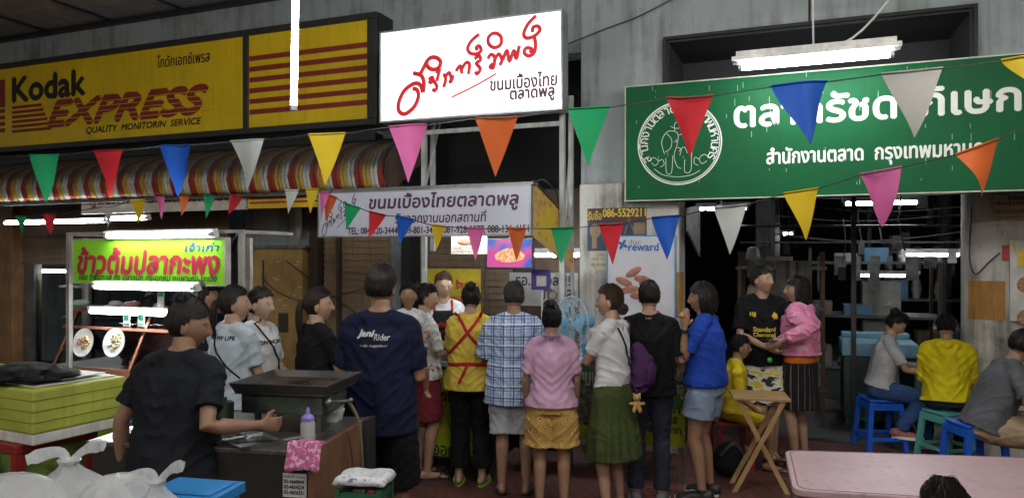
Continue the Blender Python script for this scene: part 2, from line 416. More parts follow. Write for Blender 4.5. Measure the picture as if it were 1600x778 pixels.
    # ---- hair
    if hair:
        hm = MB(); nu, nv = 40, 30
        if hair in ('bob', 'long'):
            lowz = .17 if hair == 'bob' else .26
            def hp_(d_):
                x, y, z = d_; p = head_pt((x, y, z), 1.0, False); e = 1.13+.03*noise.noise(Vector(d_)*3+Vector((seed, 0, 0)))
                return Vector((x*.092, y*.112-.006, z*.132)) if z > 0 else Vector((x*.092*(1+.08*-z), y*.110-.008, z*lowz))
            keep = lambda x, y, z: z > .52-.3*abs(x) or y < .22+.45*max(0, abs(x)-.55)
        else:
            def hp_(d_):
                e = 1.09+.07*noise.noise(Vector(d_)*2.6+Vector((seed*3, 0, 0)))+.03*noise.noise(Vector(d_)*7+Vector((seed*3, 0, 0)))+(.05 if d_[2] > .3 else 0)
                if d_[2] < .1: e -= .08*min(1, (.1-d_[2])*1.6)
                return head_pt(d_, e, False)+Vector((0, -.004, .004))
            bz = -.40 if hair == 'short' else -.60
            keep = lambda x, y, z: (z > (.60 if f else .52)-.22*abs(x)+.08*noise.noise(Vector((x*7, seed, z*7))) or y < .02+.12*noise.noise(Vector((x*9, z*9, seed))) or (y < .22 and z > .1)) and z > bz+.06*noise.noise(Vector((x*8, y*8, seed)))
        top_d = {}; vid = []; vs = []; fs = []; kp = []
        for j in range(nv+1):
            th = math.pi*j/nv*.97
            for i in range(nu):
                ph = 2*math.pi*i/nu; dd = (math.sin(th)*math.cos(ph), math.sin(th)*math.sin(ph), math.cos(th))
                vs.append(hc+Rh @ (hp_(dd)*hk)); kp.append(keep(*dd))
        for j in range(nv):
            for i in range(nu):
                q = (j*nu+i, (j+1)*nu+i, (j+1)*nu+(i+1) % nu, j*nu+(i+1) % nu)
                if all(kp[c] for c in q): fs.append(q)
        # inner lining makes it a solid
        used = sorted({c for q in fs for c in q}); im = {c: n_ for n_, c in enumerate(used)}; m_ = len(used)
        outer = [vs[c] for c in used]; inner = [hc+(vs[c]-hc)*.945 for c in used]
        qs = [tuple(im[c] for c in q) for q in fs]; edges = {}
        for q in qs:
            for a, c in zip(q, q[1:]+q[:1]): edges[(a, c)] = 1
        rim = [(a, c) for a, c in edges if (c, a) not in edges]
        hm.add(outer+inner, qs+[tuple(i+m_ for i in reversed(q)) for q in qs]+[(c, a, a+m_, c+m_) for a, c in rim])
        # strands over the shell
        ns = 1100
        for _ in range(ns):
            th = rng.uniform(.05, 2.0); ph = rng.uniform(0, 6.283); ln = rng.uniform(.3, .8); off = rng.uniform(1.0, 1.03)+(rng.random() < .14)*rng.uniform(.02, .07); tw = rng.uniform(-.25, .25); spk = rng.random()**2*1.6; pts = []
            for q in range(5):
                t_ = th+ln*q/4; p_ = ph+tw*q/4; dd = (math.sin(t_)*math.cos(p_), math.sin(t_)*math.sin(p_), math.cos(t_))
                if not keep(*dd) and q > 0: break
                pts.append(hc+Rh @ (hp_(dd)*hk*(off+.012*math.sin(q*.8)+(spk*q*.012 if hair == 'short' else 0))))
            if len(pts) >= 3 and keep(math.sin(th)*math.cos(ph), math.sin(th)*math.sin(ph), math.cos(th)):
                hm.loft(pts, [.0021*(1-.8*q/(len(pts)-1)) for q in range(len(pts))], seg=3)
        if hair == 'bun':
            c = H3(0, -.088, .085)
            hm.ball(c, .042*hk, 14, 10)
            for q in range(46):
                ax = Vector((rng.uniform(-1, 1), rng.uniform(-1, 1), rng.uniform(-1, 1))).normalized(); u_ = ax.orthogonal().normalized(); w_ = ax.cross(u_); a0 = rng.uniform(0, 6)
                hm.loft([c+(u_*math.cos(a0+j*.45)+w_*math.sin(a0+j*.45))*.0435*hk*rng.uniform(.97, 1.1) for j in range(6)], [.002, .0045, .005, .005, .004, .001], seg=4)
        if hair in ('lowbun',):
            c = H3(.0, -.092, -.055); hm.ball(c, (.045*hk, .034*hk, .042*hk), 14, 10)
            for q in range(50):
                ax = Vector((rng.uniform(-1, 1), rng.uniform(-1, 1), rng.uniform(-1, 1))).normalized(); u_ = ax.orthogonal().normalized(); w_ = ax.cross(u_); a0 = rng.uniform(0, 6)
                hm.loft([c+(u_*math.cos(a0+j*.45)+w_*math.sin(a0+j*.45))*.041*hk*rng.uniform(.97, 1.12) for j in range(6)], [.002, .0045, .005, .005, .004, .001], seg=4)
        if hair in ('pony', 'tail'):
            l_ = .24 if hair == 'pony' else .34
            for q in range(60):
                a = rng.uniform(-1, 1); e = rng.uniform(-1, 1)
                hm.loft(cat([H3(a*.010, -.085, .045+e*.01), H3(a*.022, -.125+e*.012, .030), H3(a*.034, -.140+e*.018, -.05), H3(a*.030+rng.uniform(-.01, .01), -.135+e*.02, -.05-l_*.4), H3(a*.020+rng.uniform(-.014, .014), -.120+e*.016, -l_*rng.uniform(.75, 1.05))], 3), [.006]*10+[.005, .004, .0015], seg=4)
        if hair == 'topknot':
            c = H3(0, -.05, .125); hm.ball(c, (.04*hk, .045*hk, .032*hk), 12, 8)
            for q in range(50):
                a = rng.uniform(0, 6.28); r_ = rng.uniform(.01, .055)
                hm.loft([c+Vector((math.cos(a)*r_*t_, math.sin(a)*r_*t_, .012+.03*math.sin(t_*2.4)-.02*t_)) for t_ in (0, .5, 1, 1.25)], [.004, .006, .005, .001], seg=4)
        obj('hair', hm, hair_mat(haircol), root, smooth=50)
    # ---- clothes
    C = {}
    def upto(pts, rads, frac):      # frac 0..1 over the poly line
        seg = [(pts[i+1]-pts[i]).length for i in range(len(pts)-1)]; tot = sum(seg)*frac; op = [pts[0]]; orr = [rads[0]]
        for i, s_ in enumerate(seg):
            if tot >= s_: op.append(pts[i+1]); orr.append(rads[i+1]); tot -= s_
            else:
                t_ = tot/s_; op.append(pts[i].lerp(pts[i+1], t_)); orr.append(rads[i]+(rads[i+1]-rads[i])*t_); break
        return op, orr
    if top:
        m = MB(); e = top.get('ease', .020)*k; hem = top.get('hem', -.02)
        pr = [(hem, .180*hw, .130), (hem*.5+.04, .172*hw, .125), (.12, .156*(ww+.06), .113), (.20, .152*(ww+.05), .110), (.28, .156*cw, .112), (.36, .163*cw, .110), (.43, .155*cw, .094), (.475, .118*cw, .078)]
        if not top.get('low'): pr.append((.512, .072, .066))
        if sit: pr[0] = (max(hem, -.02), .185*hw, .135)
        if top.get('tuck'): pr[0] = (.03, .150*hw, .104); pr[1] = (.06, .152*hw, .106)
        fl = top.get('flare', 0)
        m.loft([sp(s, 0, .004) for s, _, _ in pr], [(rx*k*fatf(s)+e*(.6 if s > .44 else 1)+fl*max(0, .25-s), ry*k*fatf(s)+e*(.6 if s > .44 else 1)+fl*max(0, .25-s)) for s, rx, ry in pr], side=xv, seg=28)
        if f:
            for sg in (1, -1): m.ball(sp(.325, sg*.068, .072), .058*k+e*.6)
        for sg in (1, -1): m.loft([sp(.520, -sg*.01, -.002), sp(.518, sg*.058, -.006), sp(.498, sg*.105, -.006), sp(.478, sg*shx*.95, -.002)], [(.058*k+e*.3, .036*k), (.052*k+e*.5, .042*k+e*.4), (.053*k+e*.5, .041*k+e*.5), (.048*k+e*.5, .042*k+e*.6)], side=fv, seg=12, round_=True)
        sl = top.get('sleeve', .36)
        if sl:
            for sg in (1, -1):
                ez = top.get('sleeve_ease', .018)*k
                pp, rr = upto(armpts(sg), arad(ez), sl); rr[0] += .006
                if sl < .6: rr[-1] += .008*k
                m.loft(pp, rr, seg=14)
        if top.get('hood'):
            m.loft([sp(.47, -.12, -.02), sp(.50, -.07, -.09), sp(.505, 0, -.115), sp(.50, .07, -.09), sp(.47, .12, -.02)], [.03*k, .042*k, .048*k, .042*k, .03*k], seg=10, round_=True)
            m.loft([sp(.46, 0, -.11), sp(.40, 0, -.125), sp(.36, 0, -.115)], [(.10*k, .03*k), (.085*k, .028*k), (.02*k, .02*k)], side=xv, seg=12, round_=True)
        if top.get('collar'):
            m.loft([sp(.485, 0, .0), sp(.535, 0, .008)], [(.072*k, .07*k), (.066*k, .066*k)], side=xv, seg=16)
        me_, nr = remesh(m, .010 if k > .6 else .007, 2); folds(me_, nr, top.get('amp', .013), seed)
        C['top'] = obj(top.get('name', 'shirt'), me_, top['mat'], root, smooth=70)
    if bottom:
        m = MB(); kind = bottom['kind']; e = bottom.get('ease', .014)*k; wt = bottom.get('waist', .07)
        pr = [(wt, .148*ww*1.05, .105), (.05, .158*hw, .112), (0, .168*hw, .118), (-.07, .150*hw, .108)]
        if kind == 'skirt':
            hemz = bottom['hem']*k
            mid = (L[1][4]+L[-1][4])/2; kz = [.98, .9, .72, .5, .3]
            zs = [sp(wt).z, sp(0).z, sp(0).z-.18*k, (sp(0).z+hemz)/2-.05, hemz]
            c0 = sp(0); low = (L[1][5]+L[-1][5])/2
            cs = [sp(wt), c0] + [Vector((c0.x+(low.x-c0.x)*t_, c0.y+(low.y-c0.y)*t_, zz)) for t_, zz in ((.2, zs[2]), (.45, zs[3]), (.75, zs[4]))]
            fl = bottom.get('flare', .03); rx = [.135*hw*k+e, .172*hw*k+e, .178*hw*k+e, .178*k+fl*.5+e, .172*k+fl+e]; ry = [.10*k+e, .122*k+e, .13*k+e, .135*k+fl*.5+e, .135*k+fl+e]
            m.loft(cs, list(zip(rx, ry)), side=(1, 0, 0), seg=32)
        else:
            m.loft([sp(s) for s, _, _ in pr], [(a*k*fat+(e if s < -.03 else min(e, .006)), c*k*fat+(e if s < -.03 else min(e, .006))) for s, a, c in pr], side=xv, seg=24)
            if sit:
                for sg in (1, -1): m.ball(L[sg][3]+Vector((0, -.02, -.01)), .092*k)
            fr = bottom.get('len', .45)
            for sg in (1, -1):
                pp, rr = upto(legpts(sg), lrad(e), fr); rr[0] = rr[0]-(0 if sit else e*.9)
                w_ = bottom.get('wide', .0); nn = len(rr); rr = [r_+w_*i/(nn-1) for i, r_ in enumerate(rr)]
                if bottom.get('straight'): rr = [max(r_, bottom['straight']*k) for r_ in rr]
                m.loft(pp, rr, seg=16)
        me_, nr = remesh(m, .010 if k > .6 else .007, 2)
        if kind == 'skirt':
            c0 = sp(0)
            for i, v in enumerate(me_.v):
                a = math.atan2(v[1]-c0.y, v[0]-c0.x); t_ = max(0, min(1, (c0.z-v[2])/(.5*k))); me_.v[i] = tuple(Vector(v)+Vector((nr[i][0], nr[i][1], 0))*bottom.get('pleat', .008)*t_*math.sin(a*15+2*math.sin(a*3+seed)))
        folds(me_, nr, bottom.get('amp', .010), seed+5, 1.6)
        C['bottom'] = obj(bottom.get('name', {'skirt': 'skirt', 'shorts': 'shorts'}.get(kind, 'trousers')), me_, bottom['mat'], root, smooth=70)
    # ---- footwear
    if shoes:
        for sg in (1, -1):
            m = MB(); kn, an, fd, ft = L[sg][4], L[sg][5], L[sg][6], L[sg][7]; sd = fd.cross(Vector((0, 0, 1)))
            g = an.z-.085*k; o_ = Vector((an.x, an.y, 0))
            def sole(z0, z1, gr):
                rim = []
                for a in range(20):
                    t_ = a/20*6.283; yy = .07+.14*math.cos(t_)*(1.0); wd = (.043+.008*math.cos(t_))*math.sin(t_); rim.append(o_+fd*(yy*k+gr*math.cos(t_))+sd*(wd*k+gr*math.sin(t_)))
                n_ = 20; m.add([(p.x, p.y, z0) for p in rim]+[(p.x, p.y, z1) for p in rim], [tuple(reversed(range(n_))), tuple(range(n_, 2*n_))]+[(i, (i+1) % n_, (i+1) % n_+n_, i+n_) for i in range(n_)])
            if shoes['kind'] == 'sneaker':
                m.cur = 1; sole(g+.001, g+.03*k, .006); m.cur = 0
                m.loft([p+Vector((0, 0, .008*k)) for p in ft], [(.040*k, .046*k), (.043*k, .046*k), (.046*k, .036*k), (.047*k, .028*k), (.04*k, .022*k)], side=sd, seg=14, round_=True)
                m.loft([an+Vector((0, 0, .015*k)), an-Vector((0, 0, .04*k))], [.042*k, .045*k], seg=12)
                obj('shoe', m, [shoes['mat'], plain('shoe_sole', (.6, .6, .58), .7)], root, smooth=50)
            else:
                sole(g-.006, g+.012*k, .006)
                for q in (-1, 1):
                    m.loft(cat([o_+fd*.175*k+Vector((0, 0, g+.022*k)), o_+fd*.13*k+sd*q*.03*k+Vector((0, 0, g+.055*k)), o_+fd*.07*k+sd*q*.05*k+Vector((0, 0, g+.012*k))], 4), [(.007, .003)]*9, seg=6)
                obj('sandal', m, shoes['mat'], root, smooth=50)
    root_info = dict(root=root, C=C, L=L, sp=sp, k=k, H3=H3, hc=hc, Rh=Rh, xv=xv, fv=fv, tv=tv)
    return root_info

def surf(o):
    me = o.data; return BVHTree.FromPolygons([v.co for v in me.vertices], [tuple(p.vertices) for p in me.polygons])
def print_on(P, key, items, mat, name='print_lettering', back=True, off=.005, part=None):
    """items: (body, x0, x1, z0, z1, shear, bold): lettering laid on the garment, x to the viewer's right, z local height"""
    o = part or P['C'][key]; t = surf(o); mb = MB(); sgn = -1 if back else 1
    for it in items:
        q = MB(); mb.lines.append((len(mb.v), len(mb.f))); text(q, it[0], it[1], it[2], it[3], it[4], 0, shear=it[5] if len(it) > 5 else 0, bold=it[6] if len(it) > 6 else 0)
        out = []
        for v in q.v:
            x = v[0]*(1 if back else -1); h = t.ray_cast(Vector((x, sgn*2, v[2])), Vector((0, -sgn, 0)))
            y = h[0].y if h[0] is not None else sgn*.12
            out.append((x, y+sgn*(off-v[1]), v[2]))
        mb.add(out, q.f)
    return obj(name, mb, mat, o)
def ribbon_on(P, key, pts, width, mat, name='strap', back=True, off=.006, part=None, parent=None, thick=.004):
    """a strap lying on the garment along (x, z) points"""
    o = part or P['C'][key]; t = surf(o); sgn = -1 if back else 1; mb = MB()
    q = cat([Vector((x, 0, z)) for x, z in pts], 8); out = []
    last = None
    for p in q:
        h = t.ray_cast(Vector((p.x, sgn*2, p.z)), Vector((0, -sgn, 0)))
        y = h[0].y if h[0] is not None else (last if last is not None else sgn*.1)
        last = y; out.append(Vector((p.x, y+sgn*off, p.z)))
    mb.loft(out, [(thick, width/2)]*len(out), side=(0, 1, 0), seg=8)
    return obj(name, mb, mat, parent or P['root'], smooth=50)
# ================================================================ SETTING
def paver_mat():
    n = N('red_pavers'); v = n.co(rot=(0, 0, R(38))); d = n.noise(n.co(), 2.2, 3); wob = n.mix(.035, v, n.n('TexNoise').outputs['Color'])
    t = n.n('TexBrick'); n.l(wob, t.inputs['Vector']); t.inputs['Scale'].default_value = 4.6
    t.inputs['Color1'].default_value = (.22, .068, .05, 1); t.inputs['Color2'].default_value = (.14, .05, .044, 1); t.inputs['Mortar'].default_value = (.012, .010, .010, 1)
    t.inputs['Mortar Size'].default_value = .022; t.inputs['Mortar Smooth'].default_value = .3
    g = n.noise(n.co(), 1.1, 7, .65); col = n.mix(n.ramp(g, .42, .72), t.outputs['Color'], (.025, .020, .018))
    n.bump(n.ma('SUBTRACT', n.noise(n.co(), 40, 4), t.outputs['Fac']), .5, .012)
    return n.fin(col, n.ma('MULTIPLY_ADD', g, -.5, .75), 0, .5)
def tile_mat():
    n = N('hall_tiles'); t = n.n('TexBrick'); n.l(n.co(rot=(0, 0, FANG)), t.inputs['Vector']); t.inputs['Scale'].default_value = 4.2; t.offset = .5
    t.inputs['Brick Width'].default_value = .9; t.inputs['Row Height'].default_value = .5
    t.inputs['Color1'].default_value = (.105, .115, .107, 1); t.inputs['Color2'].default_value = (.07, .08, .075, 1); t.inputs['Mortar'].default_value = (.012, .012, .012, 1); t.inputs['Mortar Size'].default_value = .02
    g = n.noise(n.co(), 1.7, 7, .6); col = n.mix(n.ramp(g, .45, .7), t.outputs['Color'], (.02, .02, .018))
    n.bump(n.ma('SUBTRACT', n.noise(n.co(), 30, 4), t.outputs['Fac']), .4, .01)
    return n.fin(col, n.ma('MULTIPLY_ADD', g, -.5, .7))
m = MB(); m.quad((-80, -80, 0), (80, -80, 0), (80, 80, 0), (-80, 80, 0)); single('ground', m, paver_mat(), 'red brick paving of the street', 'ground', kind='structure')
m = MB(); a, b_, c, d_ = [Fw(*q) for q in ((-2, 1.0, .006), (9, 1.0, .006), (9, 15, .006), (-2, 15, .006))]; m.quad(a, b_, c, d_)
single('market_floor', m, tile_mat(), 'dark grey tiled floor inside the market hall', 'floor', kind='structure')

wallm = dirtywall('grey_plaster', (.30, .34, .35), (.085, .082, .075), 1.0)
pillm = dirtywall('stained_plaster', (.52, .51, .47), (.075, .07, .062), 1.25)
darkm = plain('flat_dark', (.018, .018, .019), .8); brownm = plain('dark_brown_wood', (.045, .028, .018), .6, streak=.5)  # first tone: near-black, shared by hall interior, recess, joint and cabinet
blackm = plain('black_paint', (.02, .02, .022), .45); steelm = plain('grey_steel', (.22, .22, .22), .4, .8, streak=.4); whitem = plain('white_paint', (.66, .66, .64), .5, streak=.35)
rustm = plain('rusty_iron', (.075, .045, .03), .8, .2, streak=.6)
ROOF = 4.94
def slab(mb, u0, u1, w0, w1, z0, z1): return mb.box(u0, u1, w0, w1, z0, z1)
uA, uB, uC, uD, uE = fu(590), fu(908), fu(1062), fu(1512), fu(1620)
# ---- shophouse on the far side
S = thing('shophouse', 'old brown shophouse with rolled shutters under a yellow film shop sign', 'building', (-4, 0, 0), fac=True)
m = MB(); slab(m, -13, uA, .12, .4, 3.1, ROOF+.3); slab(m, -13, fu(370), 2.2, 2.4, 0, 3.1); slab(m, fu(352), uA, .35, .5, 0, 3.1)
slab(m, uA-.12, uA-.003, .5, 2.3, 0, 3.1); obj('wall', m, [wallm], S)
m = MB(); slab(m, -13, uA, -.05, .118, 2.62, 3.2); obj('fascia', m, blackm, S)
m = MB(); slab(m, fu(-60), fu(28), -.08, .35, 0, 2.62); obj('pillar', m, plain('ochre_wood', (.24, .13, .05), .55, streak=.7), S, bevel=.01)
def shutter(par, u0, u1, w, z0, z1, mat, pitch=.075):
    m = MB(); z = z0; k = 0
    while z < z1-.01:
        h = min(pitch, z1-z); m.hexa([(u0, w-.012, z), (u1, w-.012, z), (u1, w+.02, z), (u0, w+.02, z)], [(u0, w+.008, z+h*.96), (u1, w+.008, z+h*.96), (u1, w+.02, z+h*.96), (u0, w+.02, z+h*.96)]); z += h
    return obj('shutter', m, mat, par)
shm = plain('brown_shutter', (.19, .135, .085), .55, .1, streak=.6, vs=2)
shutter(S, fu(29), fu(352), .05, fz(100, 413), 2.62, shm)
shutter(S, fu(482), fu(586), .30, 0, 2.62, plain('tan_shutter', (.27, .19, .105), .55, .1, streak=.6, vs=2))
obj('post', MB().box(fu(506), fu(511), .24, .285, 0, 2.62), brownm, S); obj('post', MB().box(fu(466), fu(480), .2, .34, 0, 2.62), brownm, S)
# window of the shop with a lit display behind it
wd = obj('shop_window', MB().box(fu(30), fu(46), .06, .14, 0, fz(60, 413)).box(fu(128), fu(133), .06, .14, 0, fz(100, 413)).box(fu(222), fu(232), .06, .14, 0, fz(100, 413)).box(fu(30), fu(352), .06, .14, 0, .25), steelm, S)
gl = N('dark_glass'); gl.b.inputs['Transmission Weight'].default_value = 1.0; gl.b.inputs['IOR'].default_value = 1.1; glassm = gl.fin((.7, .75, .75), .05)
obj('pane', MB().box(fu(30), fu(352), .095, .1, .25, fz(100, 413)), glassm, wd)
rng = random.Random(3)
shelfm = MB(); [slab(shelfm, fu(40), fu(340), .5, .95, z, z+.03) for z in (.5, .95, 1.4)]; obj('display_shelf', shelfm, plain('grey_board', (.3, .3, .3)), S)
cl = [(.5, .12, .08), (.6, .5, .35), (.08, .2, .35), (.55, .55, .5), (.2, .3, .12), (.35, .3, .3)]
for i in range(16):
    u = rng.uniform(fu(48), fu(330)); z = rng.choice((.53, .98, 1.43)); s_ = rng.uniform(.08, .17)
    mb = MB(); mb.lathe([(s_*.8, 0), (s_, s_*.3), (s_*.9, s_*1.0), (s_*.35, s_*1.5), (s_*.3, s_*1.7)], (u, .68, z), 12, fn=lambda a, zz: 1+.12*noise.noise(Vector((a*2, zz*9, i))))
    single('wrapped_bag', mb, plain('wrap%d' % (i % 6), cl[i % 6], .4), 'knotted wrapped bag on a shelf behind the dim shop window', 'bag', (u, .68, z), 'wrapped bags in the shop window', fac=True, smooth=40)
# boarded cabinet
m = MB(); m.box(fu(368), fu(462), .12, .3, 0, fz(400, 388, 0)); cb = obj('board_panel', m, plain('ochre_board', (.38, .23, .075), .35, vs=3, streak=.6), S, bevel=.006)
m = MB(); m.box(fu(362), fu(470), .08, .33, fz(400, 388), fz(400, 388)+.035); obj('ledge', m, steelm, cb)
m = MB(); tp = plain('old_tape', (.5, .45, .33), .5)
for i in range(22):
    x = rng.uniform(fu(374), fu(456)); z = rng.uniform(1.1, 1.85); w_ = rng.uniform(.01, .06); m.box(x, x+w_, .116, .119, z, z+.012)
ts = obj('tape_scrap', m, tp, cb); ts['kind'] = 'stuff'
m = MB(); m.box(fu(400), fu(402), .11, .118, 1.0, 1.8); m.box(fu(425), fu(440), .11, .118, fz(430, 520), fz(430, 490)); obj('panel_seam', m, brownm, cb)
m = MB()
for p_ in ([(fu(400), .1, 1.6), (fu(430), .06, 1.42), (fu(480), .07, 1.33), (fu(560), .2, 1.5)], [(fu(440), .07, 1.8), (fu(500), .1, 1.45), (fu(540), .2, 1.2)]): m.tube(cat(p_, 5), .006, 6)
single('slack_cable', m, blackm, 'thin black cables slung across the boarded panel and tan shutter', 'cable', (fu(430), .05, 1.3), fac=True)
m = MB(); m.prism([(fu(444), 2.5), (fu(452), 2.5), (fu(455), 2.2), (fu(450), 2.02), (fu(446), 2.1), (fu(443), 2.3)], .2, .215); single('torn_poster', m, plain('old_paper', (.45, .42, .35), .8, streak=.8), 'torn strip of old white paper hanging above the boarded panel', 'paper', (fu(448), .2, 2), fac=True)

# ---- striped awning
A = thing('striped_awning', 'rolled corrugated awning striped red, yellow and white along the shop front', 'awning', (-4, 0, 2.5), fac=True)
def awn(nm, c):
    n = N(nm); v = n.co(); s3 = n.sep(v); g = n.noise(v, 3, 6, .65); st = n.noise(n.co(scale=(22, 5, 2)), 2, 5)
    shade_grime = n.ma('MINIMUM', 1.0, n.ma('ADD', n.ramp(n.ma('ADD', s3[2], n.ma('MULTIPLY', g, .25)), .24, .42), n.ma('MULTIPLY', n.ramp(st, .48, .72), .55)))  # top darkened to stand for shade and dust; streaks are grime
    return n.fin(n.mix(n.ma('MULTIPLY', shade_grime, .9), c, (.020, .020, .019)), .7, 0, .2)
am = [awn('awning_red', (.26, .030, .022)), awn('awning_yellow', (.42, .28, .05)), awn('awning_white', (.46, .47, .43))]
m = MB(); prof = [(.0, 3.12), (.35, 3.03), (.62, 2.94), (.76, 2.87), (.84, 2.77), (.865, 2.66), (.83, 2.55), (.79, 2.5)]
u = fu(-70, .8); uend = fu(606, .8); k = 0; per = .0875; cols = []
while u < uend:
    for q in range(4): cols.append((u+per*q/4, k % 3, (.0, .016, .006, .016)[q])); 
    u += per; k += 1
vs = []; fs = []; np_ = len(prof)
for (uu, c, b_) in cols:
    for (nn, z) in prof: vs.append((uu, -(nn+b_), z+b_*.4))
for i in range(len(cols)-1):
    for j in range(np_-1):
        m.mi.append(cols[i][1]); fs.append((i*np_+j, i*np_+j+1, (i+1)*np_+j+1, (i+1)*np_+j))
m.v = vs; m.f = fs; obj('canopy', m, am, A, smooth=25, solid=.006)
m = MB(); m.box(fu(-70, .8), uend, -.80, -.77, 2.47, 2.505); obj('front_rail', m, steelm, A)
m = MB(); m.v = []; q = [(uend+.004, -n_, z) for n_, z in prof]+[(uend+.004, -.7, 2.5), (uend+.004, 0, 2.9)]; m.quad(*q); obj('end_cap', m, rustm, A, solid=.01)
m = MB()
for px in (60, 330, 600): m.tube([(fu(px, .4), -.02, 2.62), (fu(px, .4), -.78, 2.5)], .018, 8)
obj('bracket', m, rustm, A)

# ---- market hall
H_ = thing('market_hall', 'open fronted market hall with stained white pillars and a dark interior', 'building', (3, 0, 0), fac=True)
zr0, zr1 = 2.6, fz(1040, 64); zr2 = fz(1520, 15)
ur0, ur1 = fu(1042), fu(1520); zt = (zr1+zr2)/2
m = MB(); slab(m, uA+.004, uB, .12, .4, fz(895, 78), ROOF+.3); slab(m, uB, ur0, .0, .4, 2.55, ROOF+.3); slab(m, ur0, ur1, .0, .4, zt, ROOF+.3); slab(m, ur1, 12, 0, .4, 2.55, ROOF+.3)
obj('wall', m, wallm, H_)
m = MB(); slab(m, ur0-.03, ur1+.03, -.04, .0, zt, zt+.03); slab(m, ur0-.035, ur0, -.04, .0, 2.6, zt); slab(m, ur1, ur1+.03, -.04, 0, 2.6, zt); slab(m, ur0, ur1, .9, 1.0, 2.5, zt+.3); slab(m, ur0, ur1, .41, .9, zt, zt+.05); slab(m, ur0-.002, ur0+.02, .001, .9, 2.6, zt-.001); slab(m, ur1-.02, ur1+.002, .001, .9, 2.6, zt-.001); slab(m, ur0+.021, ur1-.021, .001, .409, zt-.02, zt-.001); obj('recess_frame_shade', m, darkm, H_)  # thin frame, plus dark liners that paint shade onto the recess sides
m = MB(); slab(m, fu(1263), fu(1267), -.012, -.001, zt+.03, ROOF); obj('wall_joint', m, darkm, H_)
m = MB(); slab(m, uB, fu(975), -.06, .35, 0, 2.549); slab(m, fu(975)+.003, uC, -.05, .35, 0, 2.549); pl = obj('pillar', m, pillm, H_, bevel=.012)
m = MB(); slab(m, fu(1046), uC+.006, -.058, .2, fz(1050, 495), fz(1050, 425)); obj('orange_stripe', m, plain('orange_patch', (.40, .20, .04), .7, streak=.8), pl)
m = MB(); pc = (fu(1555, -1.2), 1.2); m.lathe([(.28, 0), (.28, 2.55), (.28, 3.2)], (pc[0], 1.2, 0), 28); obj('column', m, pillm, H_, smooth=40)
m = MB(); slab(m, pc[0]+.05, 12, .95, 1.25, 0, 3.2); obj('side_wall', m, pillm, H_)
m = MB(); [m.add([(pc[0]+.284*math.cos(a), 1.2+.284*math.sin(a), z) for a in [R(-150+8*i) for i in range(9)] for z in (1.26, 1.62)], [(2*i, 2*i+2, 2*i+3, 2*i+1) for i in range(8)])]; obj('orange_patch', m, MATS['orange_patch'], H_)
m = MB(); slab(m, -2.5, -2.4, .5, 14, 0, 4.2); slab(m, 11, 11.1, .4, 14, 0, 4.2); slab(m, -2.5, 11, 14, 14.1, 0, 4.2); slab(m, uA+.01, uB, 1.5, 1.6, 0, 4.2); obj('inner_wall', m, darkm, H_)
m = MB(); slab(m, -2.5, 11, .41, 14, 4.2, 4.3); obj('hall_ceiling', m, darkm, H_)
m = MB()
for w_ in (3, 5.5, 8, 10.5): slab(m, -2.4, 11, w_, w_+.12, 3.2, 3.4)
for u_ in (0.5, 3, 5.5, 8): slab(m, u_, u_+.08, .9, 14, 3.42, 3.55)
obj('roof_beam', m, rustm, H_)
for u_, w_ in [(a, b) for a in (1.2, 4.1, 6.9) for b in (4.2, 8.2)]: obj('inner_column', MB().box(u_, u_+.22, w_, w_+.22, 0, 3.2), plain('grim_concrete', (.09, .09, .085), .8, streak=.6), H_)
m = MB()
for i in range(9):
    w_ = rng.uniform(1.2, 5); z = rng.uniform(2.15, 3.0); u0 = rng.uniform(.8, 2); m.tube(cat([(u0, w_, z), (u0+1.3, w_+.1, z-.12), (u0+3, w_, z+rng.uniform(-.1, .2))], 6), .007, 6)
for i in range(2): m.tube([(1.0, 2+i*1.9, 2.2-.16*i), (5.5, 2.2+i*1.7, 2.15-.13*i)], .014, 8)
po = obj('pipe_run', m, plain('pipe_grey', (.07, .07, .07), .5, streak=.5), H_); po['kind'] = 'stuff'
m = MB()
for i in range(46):
    u_, w_, z = rng.uniform(.9, 6.5), rng.uniform(1.2, 7), rng.uniform(2.0, 3.1); l_ = rng.uniform(.15, .8)
    m.tube([(u_, w_, z), (u_+rng.uniform(-.06, .06), w_, z-l_*.5), (u_+rng.uniform(-.05, .05), w_, z-l_)], rng.uniform(.004, .012), 5)
    if rng.random() < .5: m.box(u_-.05, u_+rng.uniform(0, .08), w_-.03, w_+.03, z-l_-rng.uniform(.08, .25), z-l_)
for i in range(7): u_, w_ = rng.uniform(1.2, 6), rng.uniform(1.5, 6); m.box(u_, u_+.05, w_, w_+.05, 0, 2.9)
hc_ = obj('hanging_clutter', m, plain('clutter_dark', (.032, .032, .03), .6, vs=3, var=.6), H_); hc_['kind'] = 'stuff'
# ---- lane roof over the street
RF = thing('lane_roof', 'grey panelled roof covering the lane with dark seams', 'roof', (0, -4, ROOF), fac=True)
m = MB(); m.box(-13, 12, -10, .11, ROOF, ROOF+.12); obj('panel', m, plain('roof_panel', (.44, .44, .44), .7, streak=.3), RF)
m = MB()
for i in range(14): m.box(-12.6+i*1.2, -12.57+i*1.2, -10, .1, ROOF-.02, ROOF-.001)
for n_ in (1.3, 2.6, 3.9): m.box(-13, 12, -n_-.03, -n_, ROOF-.018, ROOF-.002)
m.box(-13, uA, .02, .115, ROOF-.07, ROOF-.021)
obj('seam', m, blackm, RF)

